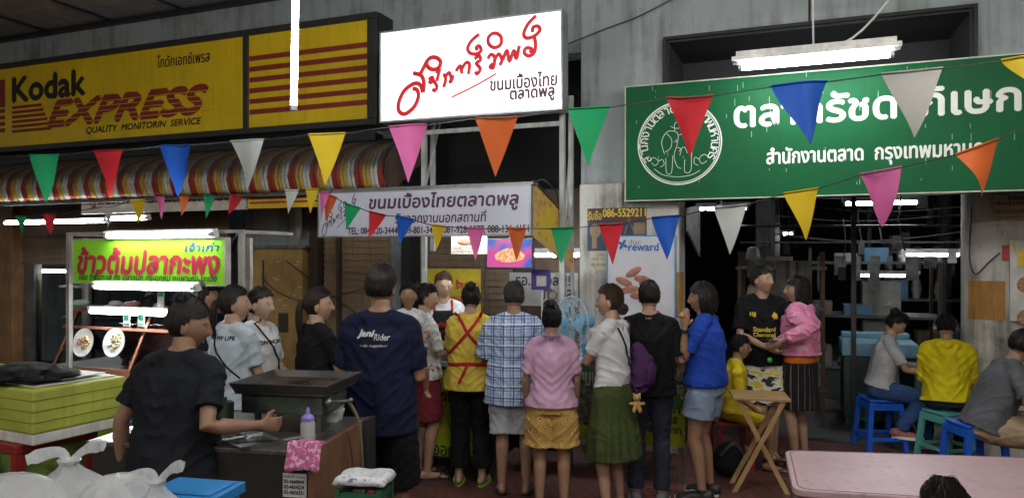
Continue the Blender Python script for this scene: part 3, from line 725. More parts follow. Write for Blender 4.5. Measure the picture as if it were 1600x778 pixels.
# ================================================================ LIGHTS (fluorescent fixtures)
tubem = emis('tube_glow', (.90, .96, 1.0), 40); tubed = emis('tube_dim', (.9, .96, 1.0), 14)
def tube_light(label, a, b, r=.016, fixture=None, fac=True, mat=None, base=None, group=None, name='tube_light', drop=.035):
    a, b = Vector(a), Vector(b); t = thing(name, label, 'lamp', tuple((a+b)/2), group=group, fac=fac)
    u_ = (b-a).normalized(); m = MB(); m.cyl(a, b, r, 10); obj('tube', m, mat or tubem, t, smooth=50)
    for e0, e1 in ((a-u_*.03, a), (b, b+u_*.03)): obj('end_cap', MB().cyl(e0, e1, r*1.15, 10), plain('cap_grey', (.5, .5, .5), .4, .3), t, smooth=50)
    if fixture is not None:
        o = Vector(fixture); m = MB(); c = [a-u_*.05, b+u_*.05]; w_ = u_.cross(o.normalized())*.03
        h = [c[0]+o*.45-w_, c[1]+o*.45-w_, c[1]+o*.45+w_, c[0]+o*.45+w_]; g = [p+o*1.0-w_*0 for p in h]
        m.hexa(h, g); obj('housing', m, whitem, t)
    return t
t = at(459, 165, 4.3); tube_light('bare white tube hung upright before the yellow film sign', (t[0], t[1], t[2]), (t[0]+.02, t[1], t[2]+1.2), .019, fac=False, base=t)
a, b = onF(1160, 108, .75), onF(1390, 84, .75); zz = (a[2]+b[2])/2
tl = tube_light('long bright tube in a white housing over the green market sign', (a[0], a[1], zz), (b[0], b[1], zz), .022, (0, .02, .09))
m = MB(); m.box(a[0]-.08, b[0]+.08, -.80, -.66, zz+.052, zz+.085); obj('reflector', m, whitem, tl)
m = MB(); um = (a[0]+b[0])/2; m.cyl((um, -.72, zz+.08), (um-.02, -.72, ROOF), .008, 8); m.tube(cat([(um, -.72, zz+.09), (um+.35, -.7, zz+.22), (um+.9, -.6, ROOF-.6), (um+1.2, -.6, ROOF)], 6), .009, 6); obj('hanger', m, whitem, tl)
for lab, p, q, n_, mt in (('lamp tube under the awning beside the ochre pillar', (8, 349), (160, 345), .72, tubem), ('dim lamp tube inside the shop window over the bags', (44, 424), (120, 424), -.42, tubed), ('short lamp tube under the awning behind a white pennant', (168, 342), (226, 341), .72, tubem),
      ('lamp tube on top of the lime fish soup sign', (168, 368), (326, 367), 2.86, tubem), ('lamp tube beneath the lime fish soup sign', (149, 450), (298, 448), 2.9, tubem), ('lamp tube inside the food display case', (142, 491), (266, 486), 2.72, tubem)):
    a, b = onF(*p, n_), onF(*q, n_); z = (a[2]+b[2])/2; tube_light(lab, (a[0], a[1], z), (b[0], b[1], z), .014, (0, .03, .012), mat=mt)
for lab, p, q, n_, mt in (('hall tube seen through the pink pennant', (1322, 319), (1432, 316), -2.4, tubem), ('hall tube hanging low before the stained column', (1416, 399), (1498, 397), -3.2, tubed), ('hall tube behind the grey pennant', (1094, 328), (1166, 324), -2.2, tubed), ('tiny twin tube deep in the dark hall', (1224, 366), (1238, 365), -8, tubem), ('dim tube over the far market stalls', (1336, 431), (1432, 430), -5, tubed), ('lamp tube under the stall sign shining on the counter', (684, 346), (812, 344), 1.12, tubem), ('lamp tube inside the stall behind the food banner', (836, 400), (905, 397), -.35, tubem)):
    a, b = onF(*p, n_), onF(*q, n_); z = (a[2]+b[2])/2; tube_light(lab, (a[0], a[1], z), (b[0], b[1], z), .02, (0, .0, .05), mat=mt)
for i, (x, y, z) in enumerate(((-2.6, -1.6, 3.9), (.3, 2.7, 3.7), (2.9, 2.5, 3.7), (1.0, -1.4, 3.6), (-4.6, 1.0, 3.9))):  # unseen lamps added above the lane to light the crowd's backs
    tube_light('added white tube lamp out of view over the street', (x-.6, y, z), (x+.6, y, z), .018, (0, 0, .06), fac=False, group='added tube lamps out of view over the street', mat=emis('tube_street_added', (1.0, .96, .90), 128))
# ================================================================ SIGNS
def fpoly(mb, pts, n, th=.002):
    q = [onF(x, y, n) for x, y in pts]; mb.prism([(p[0], p[2]) for p in q][::-1], -n-th, -n); return mb
signy = plain('sign_yellow', (.74, .52, .010), .45, var=.08, vs=2, bump=.03, streak=.25); signr = plain('sign_red', (.26, .028, .02), .5, var=.1); signb = plain('sign_black', (.02, .018, .016), .5)
K = thing('shop_sign', 'long faded yellow film shop sign with a black frame and red striped end panel', 'sign', (-4, -.2, 3.3), fac=True)
zt_, zb_ = (fz(100, 84, .2)+fz(560, 26, .2))/2, (fz(100, 231, .2)+fz(560, 197, .2))/2
m = MB(); m.box(-13, fu(590, .2), -.17, .119, zb_, zt_); obj('box', m, blackm, K)
m = MB(); ul, ud0, ud1, ur = -13, fu(380, .2), fu(388, .2), fu(574, .2); ue = fu(589, .2)
m.box(ul, ue, -.215, -.171, zt_-.07, zt_); m.box(ul, ue, -.215, -.171, zb_, zb_+.07); m.box(ud0, ud1, -.21, -.171, zb_+.071, zt_-.071); m.box(ur, ue, -.21, -.171, zb_+.071, zt_-.071); obj('frame', m, plain('frame_black', (.03, .032, .034), .4), K, bevel=.006)
m = MB(); m.box(ul, ud0-.001, -.19, -.1711, zb_+.072, zt_-.072); m.box(ud1+.001, ur-.001, -.19, -.1711, zb_+.072, zt_-.072); fp = obj('face', m, signy, K)
nn = .192
m = MB(); ftext(m, 'Kodak', 20, 122, 160, 133, 110, 147, nn, bold=.02); ftext(m, 'โกดักเอกซ์เพรส', 246, 87, 106, 328, 78, 97, nn, bold=.003); ftext(m, 'QUALITY  MONITORIN  SERVICE', 135, 199, 211, 314, 184, 195, nn, shear=.2, bold=.004); obj('lettering', m, signb, fp)
m = MB(); ftext(m, 'EXPRESS', 75, 160, 199, 324, 134, 174, nn, shear=.35, bold=.026, space=.95)
za, zb2 = fz(45, 162, nn), fz(45, 207, nn)
for i in range(6):
    z = zb2+(za-zb2)*(i+.15)/6; m.box(fu(19, nn), fu(80-3*i if i < 6 else 70, nn), -nn-.003, -nn, z, z+(za-zb2)*.1)
m.box(fu(-60, nn), fu(8, nn), -nn-.003, -nn, fz(4, 168, nn), fz(4, 125, nn))
for i in range(4): m.box(fu(-60, nn), fu(8, nn), -nn-.003, -nn, fz(4, 207-10*i, nn), fz(4, 201-10*i, nn))
z0, z1 = zb_+.15, zt_-.2
for i in range(6):
    z = fz(480, 168-17.3*i, nn); m.box(ud1+.01, ur-.01, -nn-.003, -nn, z-.028, z+.028)
obj('red_print', m, signr, fp)
m = MB()
for i in range(5):
    z = fz(200, 184-7.4*i, nn); m.box(fu(66, nn), fu(334, nn), -nn-.012, -nn-.009, z-.004, z+.003)
obj('yellow_line', m, signy, fp)

def wbox(name, label, catg, px0, px1, ytl, ybl, ytr, ybr, n, th, frame, facem, fw=.02, **k):
    t = thing(name, label, catg, (fu((px0+px1)/2, n), -n, fz((px0+px1)/2, ybl, n)), fac=True, **k)
    u0, u1 = fu(px0, n), fu(px1, n); z1 = (fz(px0, ytl, n)+fz(px1, ytr, n))/2; z0 = (fz(px0, ybl, n)+fz(px1, ybr, n))/2
    m = MB(); m.box(u0, u1, -n+.006, -n+th, z0, z1); obj('box', m, frame, t)
    m = MB(); m.box(u0, u1, -n-.006, -n+.0055, z1-fw, z1); m.box(u0, u1, -n-.006, -n+.0055, z0, z0+fw); m.box(u0, u0+fw, -n-.006, -n+.0055, z0+fw, z1-fw); m.box(u1-fw, u1, -n-.006, -n+.0055, z0+fw, z1-fw); obj('frame', m, frame, t)
    f = obj('face', MB().box(u0+fw+.001, u1-fw-.001, -n-.001, -n+.005, z0+fw+.001, z1-fw-.001), facem, t)
    return t, f, (u0, u1, z0, z1)
# glowing white box sign with red handwriting
def white_face():
    n = N('backlit_acrylic'); v = n.co(); g = n.noise(v, 1.1, 2); n.fin((.8, .8, .8), .3)
    n.b.inputs['Emission Color'].default_value = (.95, .98, 1, 1); n.l(n.ma('MULTIPLY_ADD', n.ramp(g, .3, .7), .22, .46), n.b.inputs['Emission Strength']); return n.m
t, f, _ = wbox('light_box_sign', 'glowing white box sign with red handwritten lettering', 'sign', 593, 879, 50, 192, 15, 172, 1.0, .16, plain('alu_frame', (.42, .44, .45), .35, .7), white_face(), fw=.016)
HW = [[(262,376),(266,340),(255,308),(222,297)], [(245,312),(262,280),(278,248)], [(262,376),(250,345),(225,340),(185,370),(163,420),(166,453),(190,462),(225,435),(243,395),(238,366),(220,360)],
      [(305+28*math.cos(a), 258+25*math.sin(a)) for a in [i*.524 for i in range(13)]]+[(318,300)], [(285,325),(298,314),(303,325),(293,336),(286,328)], [(298,320),(318,350),(310,368),(300,362)], [(318,330),(330,280)],
      [(345,300),(354,322),(345,355)], [(350,318),(368,295),(377,328),(370,332),(380,322),(384,305)], [(395,290),(412,268),(420,300)], [(414,290),(435,256),(450,262),(446,302)],
      [(490,140),(460,165),(443,195),(452,216),(478,220),(497,206),(490,188),(478,193),(482,206)], [(470,240),(490,228),(494,245),(478,258),(494,280),(482,300),(473,292)],
      [(553+28*math.cos(a), 165+29*math.sin(a)) for a in [i*.524 for i in range(13)]], [(524,240),(537,222),(552,235),(547,275),(533,272),(545,258)], [(550,248),(568,220),(582,245),(572,266)], [(585,245),(602,205),(612,250),(630,205),(640,240),(652,186)],
      [(720,65),(688,98),(670,138),(682,156),(712,148),(735,125),(728,108),(708,112),(706,132)], [(712,150),(718,180),(712,215),(690,228),(672,215),(680,196),(702,200),(694,216)]]
m = MB()
for i, s_ in enumerate(HW): fstroke(m, [(560+x/2.593, y/2.593) for x, y in s_], 1.003, .017 if i > 3 else .020)
fstroke(m, [(560+x/2.593, y/2.593) for x, y in [(378,395),(470,350),(558,300)]], 1.003, .008)
hn = N('ink_red'); hn.b.inputs['Emission Color'].default_value = (.55, .005, .012, 1); hn.b.inputs['Emission Strength'].default_value = .16
obj('handwriting', m, hn.fin((.55, .012, .02), .5), f, smooth=60)
m = MB(); ftext(m, 'ขนมเบื้องไทย', 766, 117, 143, 870, 113, 133, 1.003, bold=.004); ftext(m, 'ตลาดพลู', 797, 142, 163, 866, 137, 156, 1.003, bold=.005); obj('lettering', m, plain('ink_maroon', (.10, .015, .02), .4), f)
# steel frame that carries it
T = thing('sign_scaffold', 'white angle iron frame carrying the glowing box sign', 'frame', (fu(770, .75), -.75, 0), fac=True)
for px in (658, 874): u = fu(px, .8); obj('post', MB().box(u, u+.045, -.80, -.757, 0, 3.3), plain('frame_grey', (.34, .35, .34), .5, streak=.6), T)
m = MB()
for px in (672, 888): u = fu(px, .6); m.box(u, u+.04, -.60, -.56, 1.9, 3.3)
u = fu(680, .3); m.tube([(fu(664, .8), -.775, 2.55), (fu(688, .4), -.4, 3.2)], .014, 6); m.tube([(fu(880, .8), -.775, 2.0), (fu(892, .3), -.3, 2.9)], .016, 6); m.tube([(fu(896, .4), -.4, 0.3), (fu(893, .4), -.4, 2.7)], .018, 6); m.box(fu(660, .8), fu(876, .8), -.795, -.765, 3.0, 3.04)
obj('brace', m, MATS['frame_grey'], T)

# green market sign
GS = thing('market_sign', 'wide dark green market sign with white letters and a round emblem', 'sign', (fu(1290, .2), -.2, 2.5), fac=True)
n = .22; u0, u1 = fu(976, n), fu(1600, n)+2.2; z1, z0 = (fz(976, 138, n)+fz(1590, 80, n))/2, (fz(976, 317, n)+fz(1590, 297, n))/2
gm = plain('enamel_green', (.004, .088, .028), .5, var=.12, vs=1.5, streak=.25, spec=.12); wl = plain('letter_white', (.72, .75, .70), .5, var=.05)
gf = obj('board', MB().box(u0, u1, -n, -.065, z0, z1), gm, GS, bevel=.004)
m = MB(); e = .012; m.box(u0, u1, -n-.008, -n-.001, z1-e, z1-.002); m.box(u0, u1, -n-.008, -n-.001, z0+.002, z0+e); m.box(u0+.002, u0+e, -n-.008, -n-.001, z0+e, z1-e); obj('border', m, plain('border_cream', (.5, .52, .42), .5), gf)
m = MB(); ftext(m, 'ตลาดรัชดาภิเษก', 1148, 161, 201, 1594, 117, 171, n+.003, bold=.009); ftext(m, 'สำนักงานตลาด  กรุงเทพมหานคร', 1198, 233, 266, 1552, 213, 249, n+.003, bold=.004); obj('lettering', m, wl, gf)
m = MB(); rngd = random.Random(5)
for i in range(70):
    u = rngd.uniform(u0+.1, u1-2); z = rngd.uniform(z0+.08, z1-.05); m.box(u, u+.006, -n-.0025, -n-.001, z, z+rngd.uniform(.01, .07))
obj('paint_drip', m, plain('drip', (.2, .33, .22), .6), gf)
m = MB(); ec = onF(1061, 224, n); er = (fu(1126, n)-fu(996, n))/2
for r_, w_ in ((er, .007), (er*.955, .004)): m.loft([(ec[0]+r_*math.cos(a), -n-.002, ec[2]+r_*math.sin(a)) for a in [i*2*math.pi/64 for i in range(65)]], [(.002, w_)]*65, side=(0, 1, 0), seg=6)
def arctext(mb, word, a0, a1, r, h):
    cl = []
    for ch in word:
        if ch in 'ัิีึืุู็่้๊๋์ำ' and cl and ch != 'ำ': cl[-1] += ch
        else: cl.append(ch)
    for i, c in enumerate(cl):
        a = a0+(a1-a0)*i/(len(cl)-1); vs, fs, dep = glyphs(c)
        cx = (min(v.x for v in vs)+max(v.x for v in vs))/2; ca, sa = math.cos(a-math.pi/2), math.sin(a-math.pi/2)
        mb.add([(ec[0]+r*math.cos(a)+((v.x-cx)*ca-v.y*sa)*h, -n-.003-.0005*dep[k_], ec[2]+r*math.sin(a)+((v.x-cx)*sa+v.y*ca)*h) for k_, v in enumerate(vs)], fs)
arctext(m, 'สำนักงานตลาด', R(205), R(100), er*.76, .115); arctext(m, 'กรุงเทพมหานคร', R(80), R(-25), er*.76, .115)
def est(pts, w_=.0026):
    q = cat([(ec[0]+x*er, -n-.003, ec[2]+y*er) for x, y in pts], 5); m.loft(q, [(.002, w_)]*len(q), side=(0, 1, 0), seg=6)
for s_ in ([(-.35,-.25),(-.42,.05),(-.3,.28),(-.12,.3),(-.02,.2),(-.05,-.05),(-.12,-.3),(-.05,-.55),(.05,-.62)], [(-.3,.25),(-.18,.1),(-.2,-.1),(-.33,-.2)], [(.0,.2),(.2,.22),(.32,.05),(.3,-.3),(.28,-.68),(.14,-.7),(.14,-.4)], [(-.15,-.3),(-.18,-.7),(-.3,-.7),(-.32,-.35)], [(-.1,.3),(-.1,.48),(.05,.55),(.12,.42),(.1,.25)], [(-.02,.55),(0,.68),(.04,.55)], [(-.2,.42),(-.02,.36),(.25,.48)],
           [(-.72,-.42),(-.62,-.32),(-.5,-.42),(-.58,-.52),(-.66,-.45)], [(-.5,-.42),(-.4,-.38),(-.36,-.5),(-.45,-.56)], [(-.6,-.6),(-.45,-.72),(-.3,-.78),(0,-.82),(.3,-.78),(.5,-.68)], [(.72,-.4),(.6,-.3),(.48,-.4),(.55,-.52),(.66,-.46)], [(.48,-.42),(.38,-.36),(.36,-.5),(.46,-.56)], [(-.08,.1),(-.05,.04),(-.12,.04)], [(.0,-.2),(.12,-.1),(.2,-.25)], [(-.05,-.1),(.05,-.15),(.02,-.3)]): est(s_)
obj('emblem', m, wl, gf)

# stall sign with phone numbers
def banner_white():
    n_ = N('glossy_vinyl'); v = n_.co(); return n_.fin(n_.mix(n_.noise(v, 3, 3), (.46, .48, .58), (.58, .60, .70)), .22)
t, f, bx = wbox('stall_sign', 'long white vinyl stall sign with dark lettering and phone numbers', 'sign', 497, 830, 300, 371, 290, 368, 1.3, .09, plain('alu_frame2', (.35, .36, .37), .35, .7), banner_white(), fw=.012)
m = MB(); n = 1.303
for s_ in HW: fstroke(m, [(503+(x-160)/575*53, 303+(y-65)/397*66) for x, y in s_], n, .0042, sub=4)
fstroke(m, [(526, 357), (545, 336)], n, .003)
ftext(m, 'ขนมเบื้องไทยตลาดพลู', 577, 303, 331, 810, 297, 330, n, shear=.12, bold=.0045); ftext(m, 'รับออกงานนอกสถานที่', 617, 333, 349, 760, 327, 346, n, shear=.12, bold=.002); ftext(m, 'TEL: 084-320-3444, 089-801-3477, 081-928-2877, 088-136-4151', 543, 357, 370, 826, 350, 362, n, bold=.0025)
obj('lettering', m, plain('ink_violet', (.07, .025, .045), .4), f)
m = MB(); m.box(bx[0]-.02, bx[1]+.02, -1.31, -1.18, bx[3]+.002, bx[3]+.025); obj('top_rail', m, steelm, t)

# lime soup sign of the cart
t, f, bx = wbox('soup_cart_sign', 'lime green fish soup sign with thick red handwriting on the cart', 'sign', 113, 353, 373, 447, 371, 443, 2.8, .05, plain('alu_frame3', (.5, .48, .44), .4, .5), plain('vinyl_lime', (.22, .56, .02), .35, var=.06, bump=.02), fw=.01)
n = 2.803; m = MB(); ftext(m, 'ข้าวต้มปลากะพง', 122, 388, 428, 342, 386, 427, n, shear=.15, bold=.010); obj('lettering', m, plain('ink_crimson', (.40, .02, .05), .4), f)
m = MB(); ftext(m, 'เจ้าเก่า', 289, 379, 393, 342, 379, 393, n, shear=.2, bold=.003); obj('blue_lettering', m, plain('ink_navy', (.01, .035, .12), .4), f)
m = MB(); ftext(m, 'เป็ด ซีฟู้ดทะเล กุ้ง ปลาหมึก กระดูกหมู กะเพาะหมู มะเด็ง', 124, 428, 442, 339, 427, 441, n, shear=.15, bold=.002); obj('green_lettering', m, plain('ink_green', (.01, .09, .02), .4), f)

# boards under the awning
t, f, bx = wbox('shop_board', 'white shop board with red letters half hidden under the awning', 'sign', 128, 384, 302, 334, 292, 328, .72, .03, whitem, plain('board_white', (.6, .57, .5), .5, streak=.3), fw=.008)
m = MB(); ftext(m, 'ศูนย์ภาพสี โกดัก เอกเพรส', 140, 300, 322, 362, 297, 321, .724, bold=.006); obj('lettering', m, signr, f)
t, f, bx = wbox('striped_board', 'yellow board with thin red stripes beside the white shop board', 'sign', 388, 500, 293, 327, 289, 322, .72, .03, signy, plain('board_yellow', (.62, .40, .02), .4), fw=.006)
m = MB(); [m.box(bx[0]+.02, bx[1]-.02, -.726, -.7215, bx[2]+.05+i*.045, bx[2]+.07+i*.045) for i in range(4)]; obj('stripe', m, signr, f)

# food banner at the stall's end: hangs slanting back to the pillar
fb = N('food_banner_print'); v = fb.co(); vo = fb.voro(v, 9, out='Color'); c_ = fb.mix(fb.ramp(fb.voro(v, 14), .1, .5), (.30, .12, .03), (.55, .36, .10)); fbm = fb.fin(fb.mix(fb.ramp(fb.noise(v, 4.5, 2), .48, .54), c_, (.58, .40, .03)), .4)
q = [onF(833, 285, 1.25), onF(833, 369, 1.25), onF(896, 424, .5), onF(894, 350, .5)]
m = MB(); k = 10; g = []
for i in range(k+1):
    a_, b_ = Vector(q[0]).lerp(Vector(q[3]), i/k), Vector(q[1]).lerp(Vector(q[2]), i/k)
    for j in range(5): p = a_.lerp(b_, j/4); p.y += .012*math.sin(i*1.3+j); g.append(p)
m.add(g, [(i*5+j, i*5+j+1, (i+1)*5+j+1, (i+1)*5+j) for i in range(k) for j in range(4)]); t = single('food_banner', m, fbm, 'yellow banner of fried snacks slanting off the stall sign', 'banner', q[1], fac=True, solid=.004)
m = MB(); m.tube([Vector(q[0])+Vector((0, 0, .012)), Vector(q[3])+Vector((0, 0, .012))], .012, 6); obj('top_rod', m, rustm, t)

def flatpanel(name, label, catg, px0, px1, y0, y1, n, mat, th=.006, group=None, parent=None):
    m = MB(); m.box(fu(px0, n), fu(px1, n), -n, -n+th, (fz(px0, y1, n)+fz(px1, y1, n))/2, (fz(px0, y0, n)+fz(px1, y0, n))/2)
    if parent: return obj(name, m, mat, parent)
    return single(name, m, mat, label, catg, (fu((px0+px1)/2, n), -n, fz((px0+px1)/2, y1, n)), group, True)
paper = plain('paper_cream', (.52, .48, .36), .7, streak=.2); paperw = plain('paper_white', (.58, .58, .56), .6); inkd = plain('ink_dark', (.03, .03, .03), .5)
# pillar notices
t = flatpanel('phone_poster', 'torn old dark poster with a yellow phone number on the pillar', 'poster', 918, 1010, 326, 392, .068, plain('poster_blue', (.03, .05, .10), .6, streak=.5))
m = MB(); m.box(fu(918, .07), fu(1010, .07), -.073, -.0685, fz(960, 346, .07), fz(960, 325, .07)); hd = obj('heading', m, plain('poster_brown', (.07, .025, .02), .6), t)
m = MB(); ftext(m, '086-5529211', 942, 327, 340, 1009, 325, 337, .075, bold=.003); ftext(m, 'รับซื้อ', 919, 329, 344, 940, 329, 343, .075, bold=.002); obj('lettering', m, plain('ink_yellow', (.6, .45, .03), .5), hd)
m = MB(); m.ball((fu(930, .07), -.07, fz(930, 361, .07)), (.055, .004, .07), 14, 10); m.box(fu(925, .07), fu(933, .07), -.074, -.069, fz(930, 388, .07), fz(930, 368, .07)); m.tube([(fu(976, .07), -.072, fz(976, 366, .07)), (fu(983, .07), -.072, fz(983, 342, .07)), (fu(992, .07), -.072, fz(990, 366, .07))], .008, 6); m.box(fu(990, .07), fu(1008, .07), -.072, -.069, fz(1000, 366, .07), fz(1000, 348, .07)); obj('picture', m, plain('poster_tan', (.30, .20, .12), .6), t)
t = flatpanel('notice_paper', 'small cream paper notice below the old phone poster', 'paper', 922, 948, 389, 421, .066, paper)
m = MB(); ftext(m, 'เช้า มีตรวจ', 933, 395, 400, 946, 395, 400, .0675); ftext(m, 'พร้อมอยู่ จ.เกคโ', 924, 402, 408, 946, 401, 407, .0675); ftext(m, '081-2414-54', 924, 412, 416, 946, 411, 415, .0675); obj('lettering', m, inkd, t)
t = flatpanel('notice_paper', 'cream paper notice under the end of the green market sign', 'paper', 1552, 1612, 304, 338, -.86, paper)
m = MB(); ftext(m, 'เช้า ตึกแถว', 1575, 306, 313, 1600, 304, 311, -.856, bold=.001); ftext(m, 'พร้อมอยู่ จ.เกคโล', 1556, 315, 323, 1604, 312, 321, -.856, bold=.001); ftext(m, '081-2414 8-59 001', 1556, 328, 334, 1604, 327, 333, -.856); obj('lettering', m, inkd, t)
t = flatpanel('food_poster', 'white poster with round food pictures beside the stained column', 'poster', 1578, 1650, 376, 502, -.90, paperw)
m = MB(); m.lathe([(.075, 0), (.07, .006)], (0, 0, 0), 24); m.v = [(fu(1604, -.9)+x, .9-z, fz(1604, 445, -.9)+y) for x, y, z in m.v]; m2 = MB(); m2.lathe([(.085, 0), (.08, .006)], (0, 0, 0), 24); m.add([(fu(1606, -.9)+x, .9-z, fz(1606, 500, -.9)+y*.9+.02) for x, y, z in m2.v], m2.f); obj('picture', m, plain('food_print', (.38, .20, .10), .5, vs=30, var=.4), t)
m = MB(); m.prism([(fu(1580, -.9), fz(1580, 378, -.9)), (fu(1588, -.9), fz(1588, 400, -.9)), (fu(1586, -.9), fz(1586, 378, -.9))][::-1], .894, .8995); m.box(fu(1590, -.9), fu(1640, -.9), .896, .8995, fz(1600, 418, -.9), fz(1600, 390, -.9)); obj('print', m, plain('ink_yellow', (.6, .45, .03), .5), t)
t = flatpanel('red_notice', 'tiny red printed notice stuck on the stained column', 'paper', 1566, 1577, 383, 407, -.90, plain('red_note', (.4, .04, .04), .6))
# standing reward poster
t, f, bx = wbox('reward_poster', 'tall white poster with a blue border leaning on the pillar', 'poster', 948, 1056, 369, 545, 366, 545, .12, .03, plain('poster_border', (.05, .30, .55), .4), plain('poster_paper', (.55, .56, .62), .35, var=.04, bump=.02), fw=.012)
n = .124; m = MB(); ftext(m, 'dtac', 983, 374, 383, 1001, 373, 382, n); obj('grey_lettering', m, plain('ink_grey', (.15, .17, .2), .5), f)
m = MB(); ftext(m, 'reward', 982, 380, 392, 1029, 380, 391, n, bold=.003)
for a in (-30, 60, 150, 240):
    c = onF(973, 382, n); p = [(c[0], -n-.003, c[2])]+[(c[0]+r_*math.cos(R(a)), -n-.003, c[2]+r_*math.sin(R(a))) for r_ in (.02, .04, .055)]; m.loft(p, [(.002, .004), (.002, .014), (.002, .012), (.002, .002)], side=(0, 1, 0), seg=8)
obj('blue_lettering', m, plain('ink_blue', (.02, .14, .42), .5), f)
m = MB()
for i, (x, y, a) in enumerate(((975, 440, 20), (990, 425, -30), (1004, 436, 10), (985, 452, -10), (1010, 450, 40), (965, 452, 30), (1020, 462, -25), (998, 462, 0))):
    c = onF(x, y, n); q = Matrix.Rotation(R(a), 3, 'Y'); m.ball((c[0], -n-.002, c[2]), (.085, .006, .035), 12, 8, q)
obj('snack_picture', m, plain('snack_brown', (.36, .15, .09), .5, vs=20, var=.3), f)
m = MB(); c = onF(1027, 490, n); m.ball((c[0], -n, c[2]), (.035, .005, .03), 12, 8); obj('pink_mark', m, plain('pink_ink', (.5, .03, .16), .5), f)
# hanging hall board seen edge-on
m = MB(); q = [onF(1072, 328, .0), onF(1072, 378, 0.0)]; x0 = q[0][0]
m.hexa([(x0, .02, q[1][2]+.1), (x0+.02, .02, q[1][2]+.1), (x0+.06, .55, 1.84), (x0+.04, .55, 1.84)], [(x0, .02, q[0][2]+.02), (x0+.02, .02, q[0][2]+.02), (x0+.06, .55, 2.36), (x0+.04, .55, 2.36)])
single('hall_board', m, plain('board_grey', (.16, .17, .18), .5, vs=16, var=.5), 'grey printed board hung edge-on at the hall entrance', 'sign', (x0, .5, 1.75), fac=True)

# ================================================================ CENTRE STALL
ST = thing('snack_stall', 'pancake snack stall with printed vinyl fronts and a steel counter', 'stall', (fu(800, 1), -1, 0), fac=True)
lime = plain('vinyl_lime2', (.30, .36, .015), .4, var=.08, bump=.03); limeg = plain('vinyl_green', (.05, .15, .03), .4)
n1, n2 = 1.35, .95; u0, u1 = fu(584, n1), fu(770, n1); v0, v1 = fu(880, n2), fu(1070, n2); zc1, zc2 = .94, 1.0
ct = plain('stainless', (.42, .43, .43), .28, .9, var=.08)
m = MB(); m.box(u0, u1, -n1+.01, -n1+.6, zc1-.04, zc1); m.box(v0, v1, -n2+.01, -n2+.55, zc2-.04, zc2); m.box(u1+.003, v0-.003, -1.1, -.5, .96, 1.0); obj('countertop', m, ct, ST, bevel=.006)
m = MB(); m.box(u0+.02, u1-.02, -n1+.03, -n1+.58, .12, zc1-.041); m.box(v0+.02, v1-.02, -n2+.03, -n2+.52, .30, zc2-.041); m.box(u1+.02, v0-.02, -1.07, -.55, .2, .959); obj('cabinet', m, darkm, ST)
for u in (u0+.02, u1-.06, v0+.02, v1-.06):
    w_ = -n1+.05 if u < u1 else -n2+.05; obj('leg', MB().box(u, u+.04, w_, w_+.04, 0, .119 if u < u1 else .299), steelm, ST)
m = MB(); m.box(u0, u1-.03, -n1-.004, -n1, .14, zc1-.06); b1 = obj('banner', m, lime, ST); b1['label'] = 'lime vinyl front with black writing'
m = MB(); n = n1+.007
ftext(m, 'จำคับร้อน', 520+66, 593, 606, 520+110, 593, 606, n, bold=.003); ftext(m, 'ขนมเบื้อง', 588, 668, 690, 640, 668, 690, n, bold=.004); ftext(m, '088-136-4151', 590, 722, 734, 706, 722, 734, n, bold=.003); ftext(m, 'รับออกงาน', 655, 690, 712, 742, 690, 712, n, bold=.003); ftext(m, 'ตลาดพลู', 660, 612, 632, 720, 612, 632, n, bold=.003); obj('lettering', m, inkd, b1)
m = MB(); m.box(v0, v1, -n2-.004, -n2, .62, zc2-.03); b2 = obj('banner', m, limeg, ST)
m = MB(); n = n2+.007; ftext(m, 'ขนมไทย', 905, 572, 602, 960, 572, 602, n, bold=.005); ftext(m, 'ตลาดพลู', 1022, 600, 622, 1068, 600, 622, n, bold=.004); ftext(m, 'อร่อย', 1030, 573, 594, 1066, 573, 594, n, bold=.004); obj('lettering', m, plain('ink_cream', (.55, .55, .42), .5), b2)
m = MB(); m.box(v0, v1, -n2-.0045, -n2-.0005, .30, .617); b3 = obj('banner', m, lime, ST)
m = MB(); ftext(m, '081-182 อา', 985, 632, 643, 1062, 632, 643, n, bold=.003); ftext(m, '090-928 928', 985, 648, 659, 1058, 648, 659, n, bold=.003); ftext(m, '089-881 บาท', 985, 664, 675, 1064, 664, 675, n, bold=.003); obj('lettering', m, inkd, b3)
m = MB(); m.box(v0+.02, fu(962, n2), -n2-.009, -n2-.005, .42, .80); obj('food_photo', m, plain('photo_grey', (.14, .14, .12), .5, vs=22, var=.7), ST)
m = MB(); z = zc1
rg = random.Random(11)
for u, w_, r_, h_, lb, c_ in ((fu(690, 1.1), -1.1, .13, .05, 'round tray of filled crisp pancakes on the stall counter', (.5, .45, .38)), (fu(600, 1.1), -1.1, .11, .16, 'steel pot standing at the end of the stall counter', (.4, .4, .4)), (fu(740, 1.0), -1.0, .10, .10, 'white tub of filling by the yellow shirted seller', (.55, .55, .53))):
    m = MB(); m.lathe([(r_*.85, 0), (r_, h_), (r_*1.04, h_), (r_*.96, h_*.9), (r_*.8, h_*.15)], (u, w_, z+.001), 24); t = single({.05: 'tray', .16: 'pot', .10: 'tub'}[h_], m, plain('pot%.2f' % c_[0], c_, .35), lb, {.05: 'tray', .16: 'pot', .10: 'tub'}[h_], (u, w_, z), fac=True, smooth=40)
    if h_ == .05:
        m = MB()
        for i in range(14): a = rg.uniform(0, 6.28); rr = r_*.75*math.sqrt(rg.random()); m.ball((u+rr*math.cos(a), w_+rr*math.sin(a), z+.06), (.035, .02, .018), 8, 6, Matrix.Rotation(a, 3, 'Z'))
        obj('pancake', m, plain('pancake', (.5, .30, .12), .6), t, smooth=60)
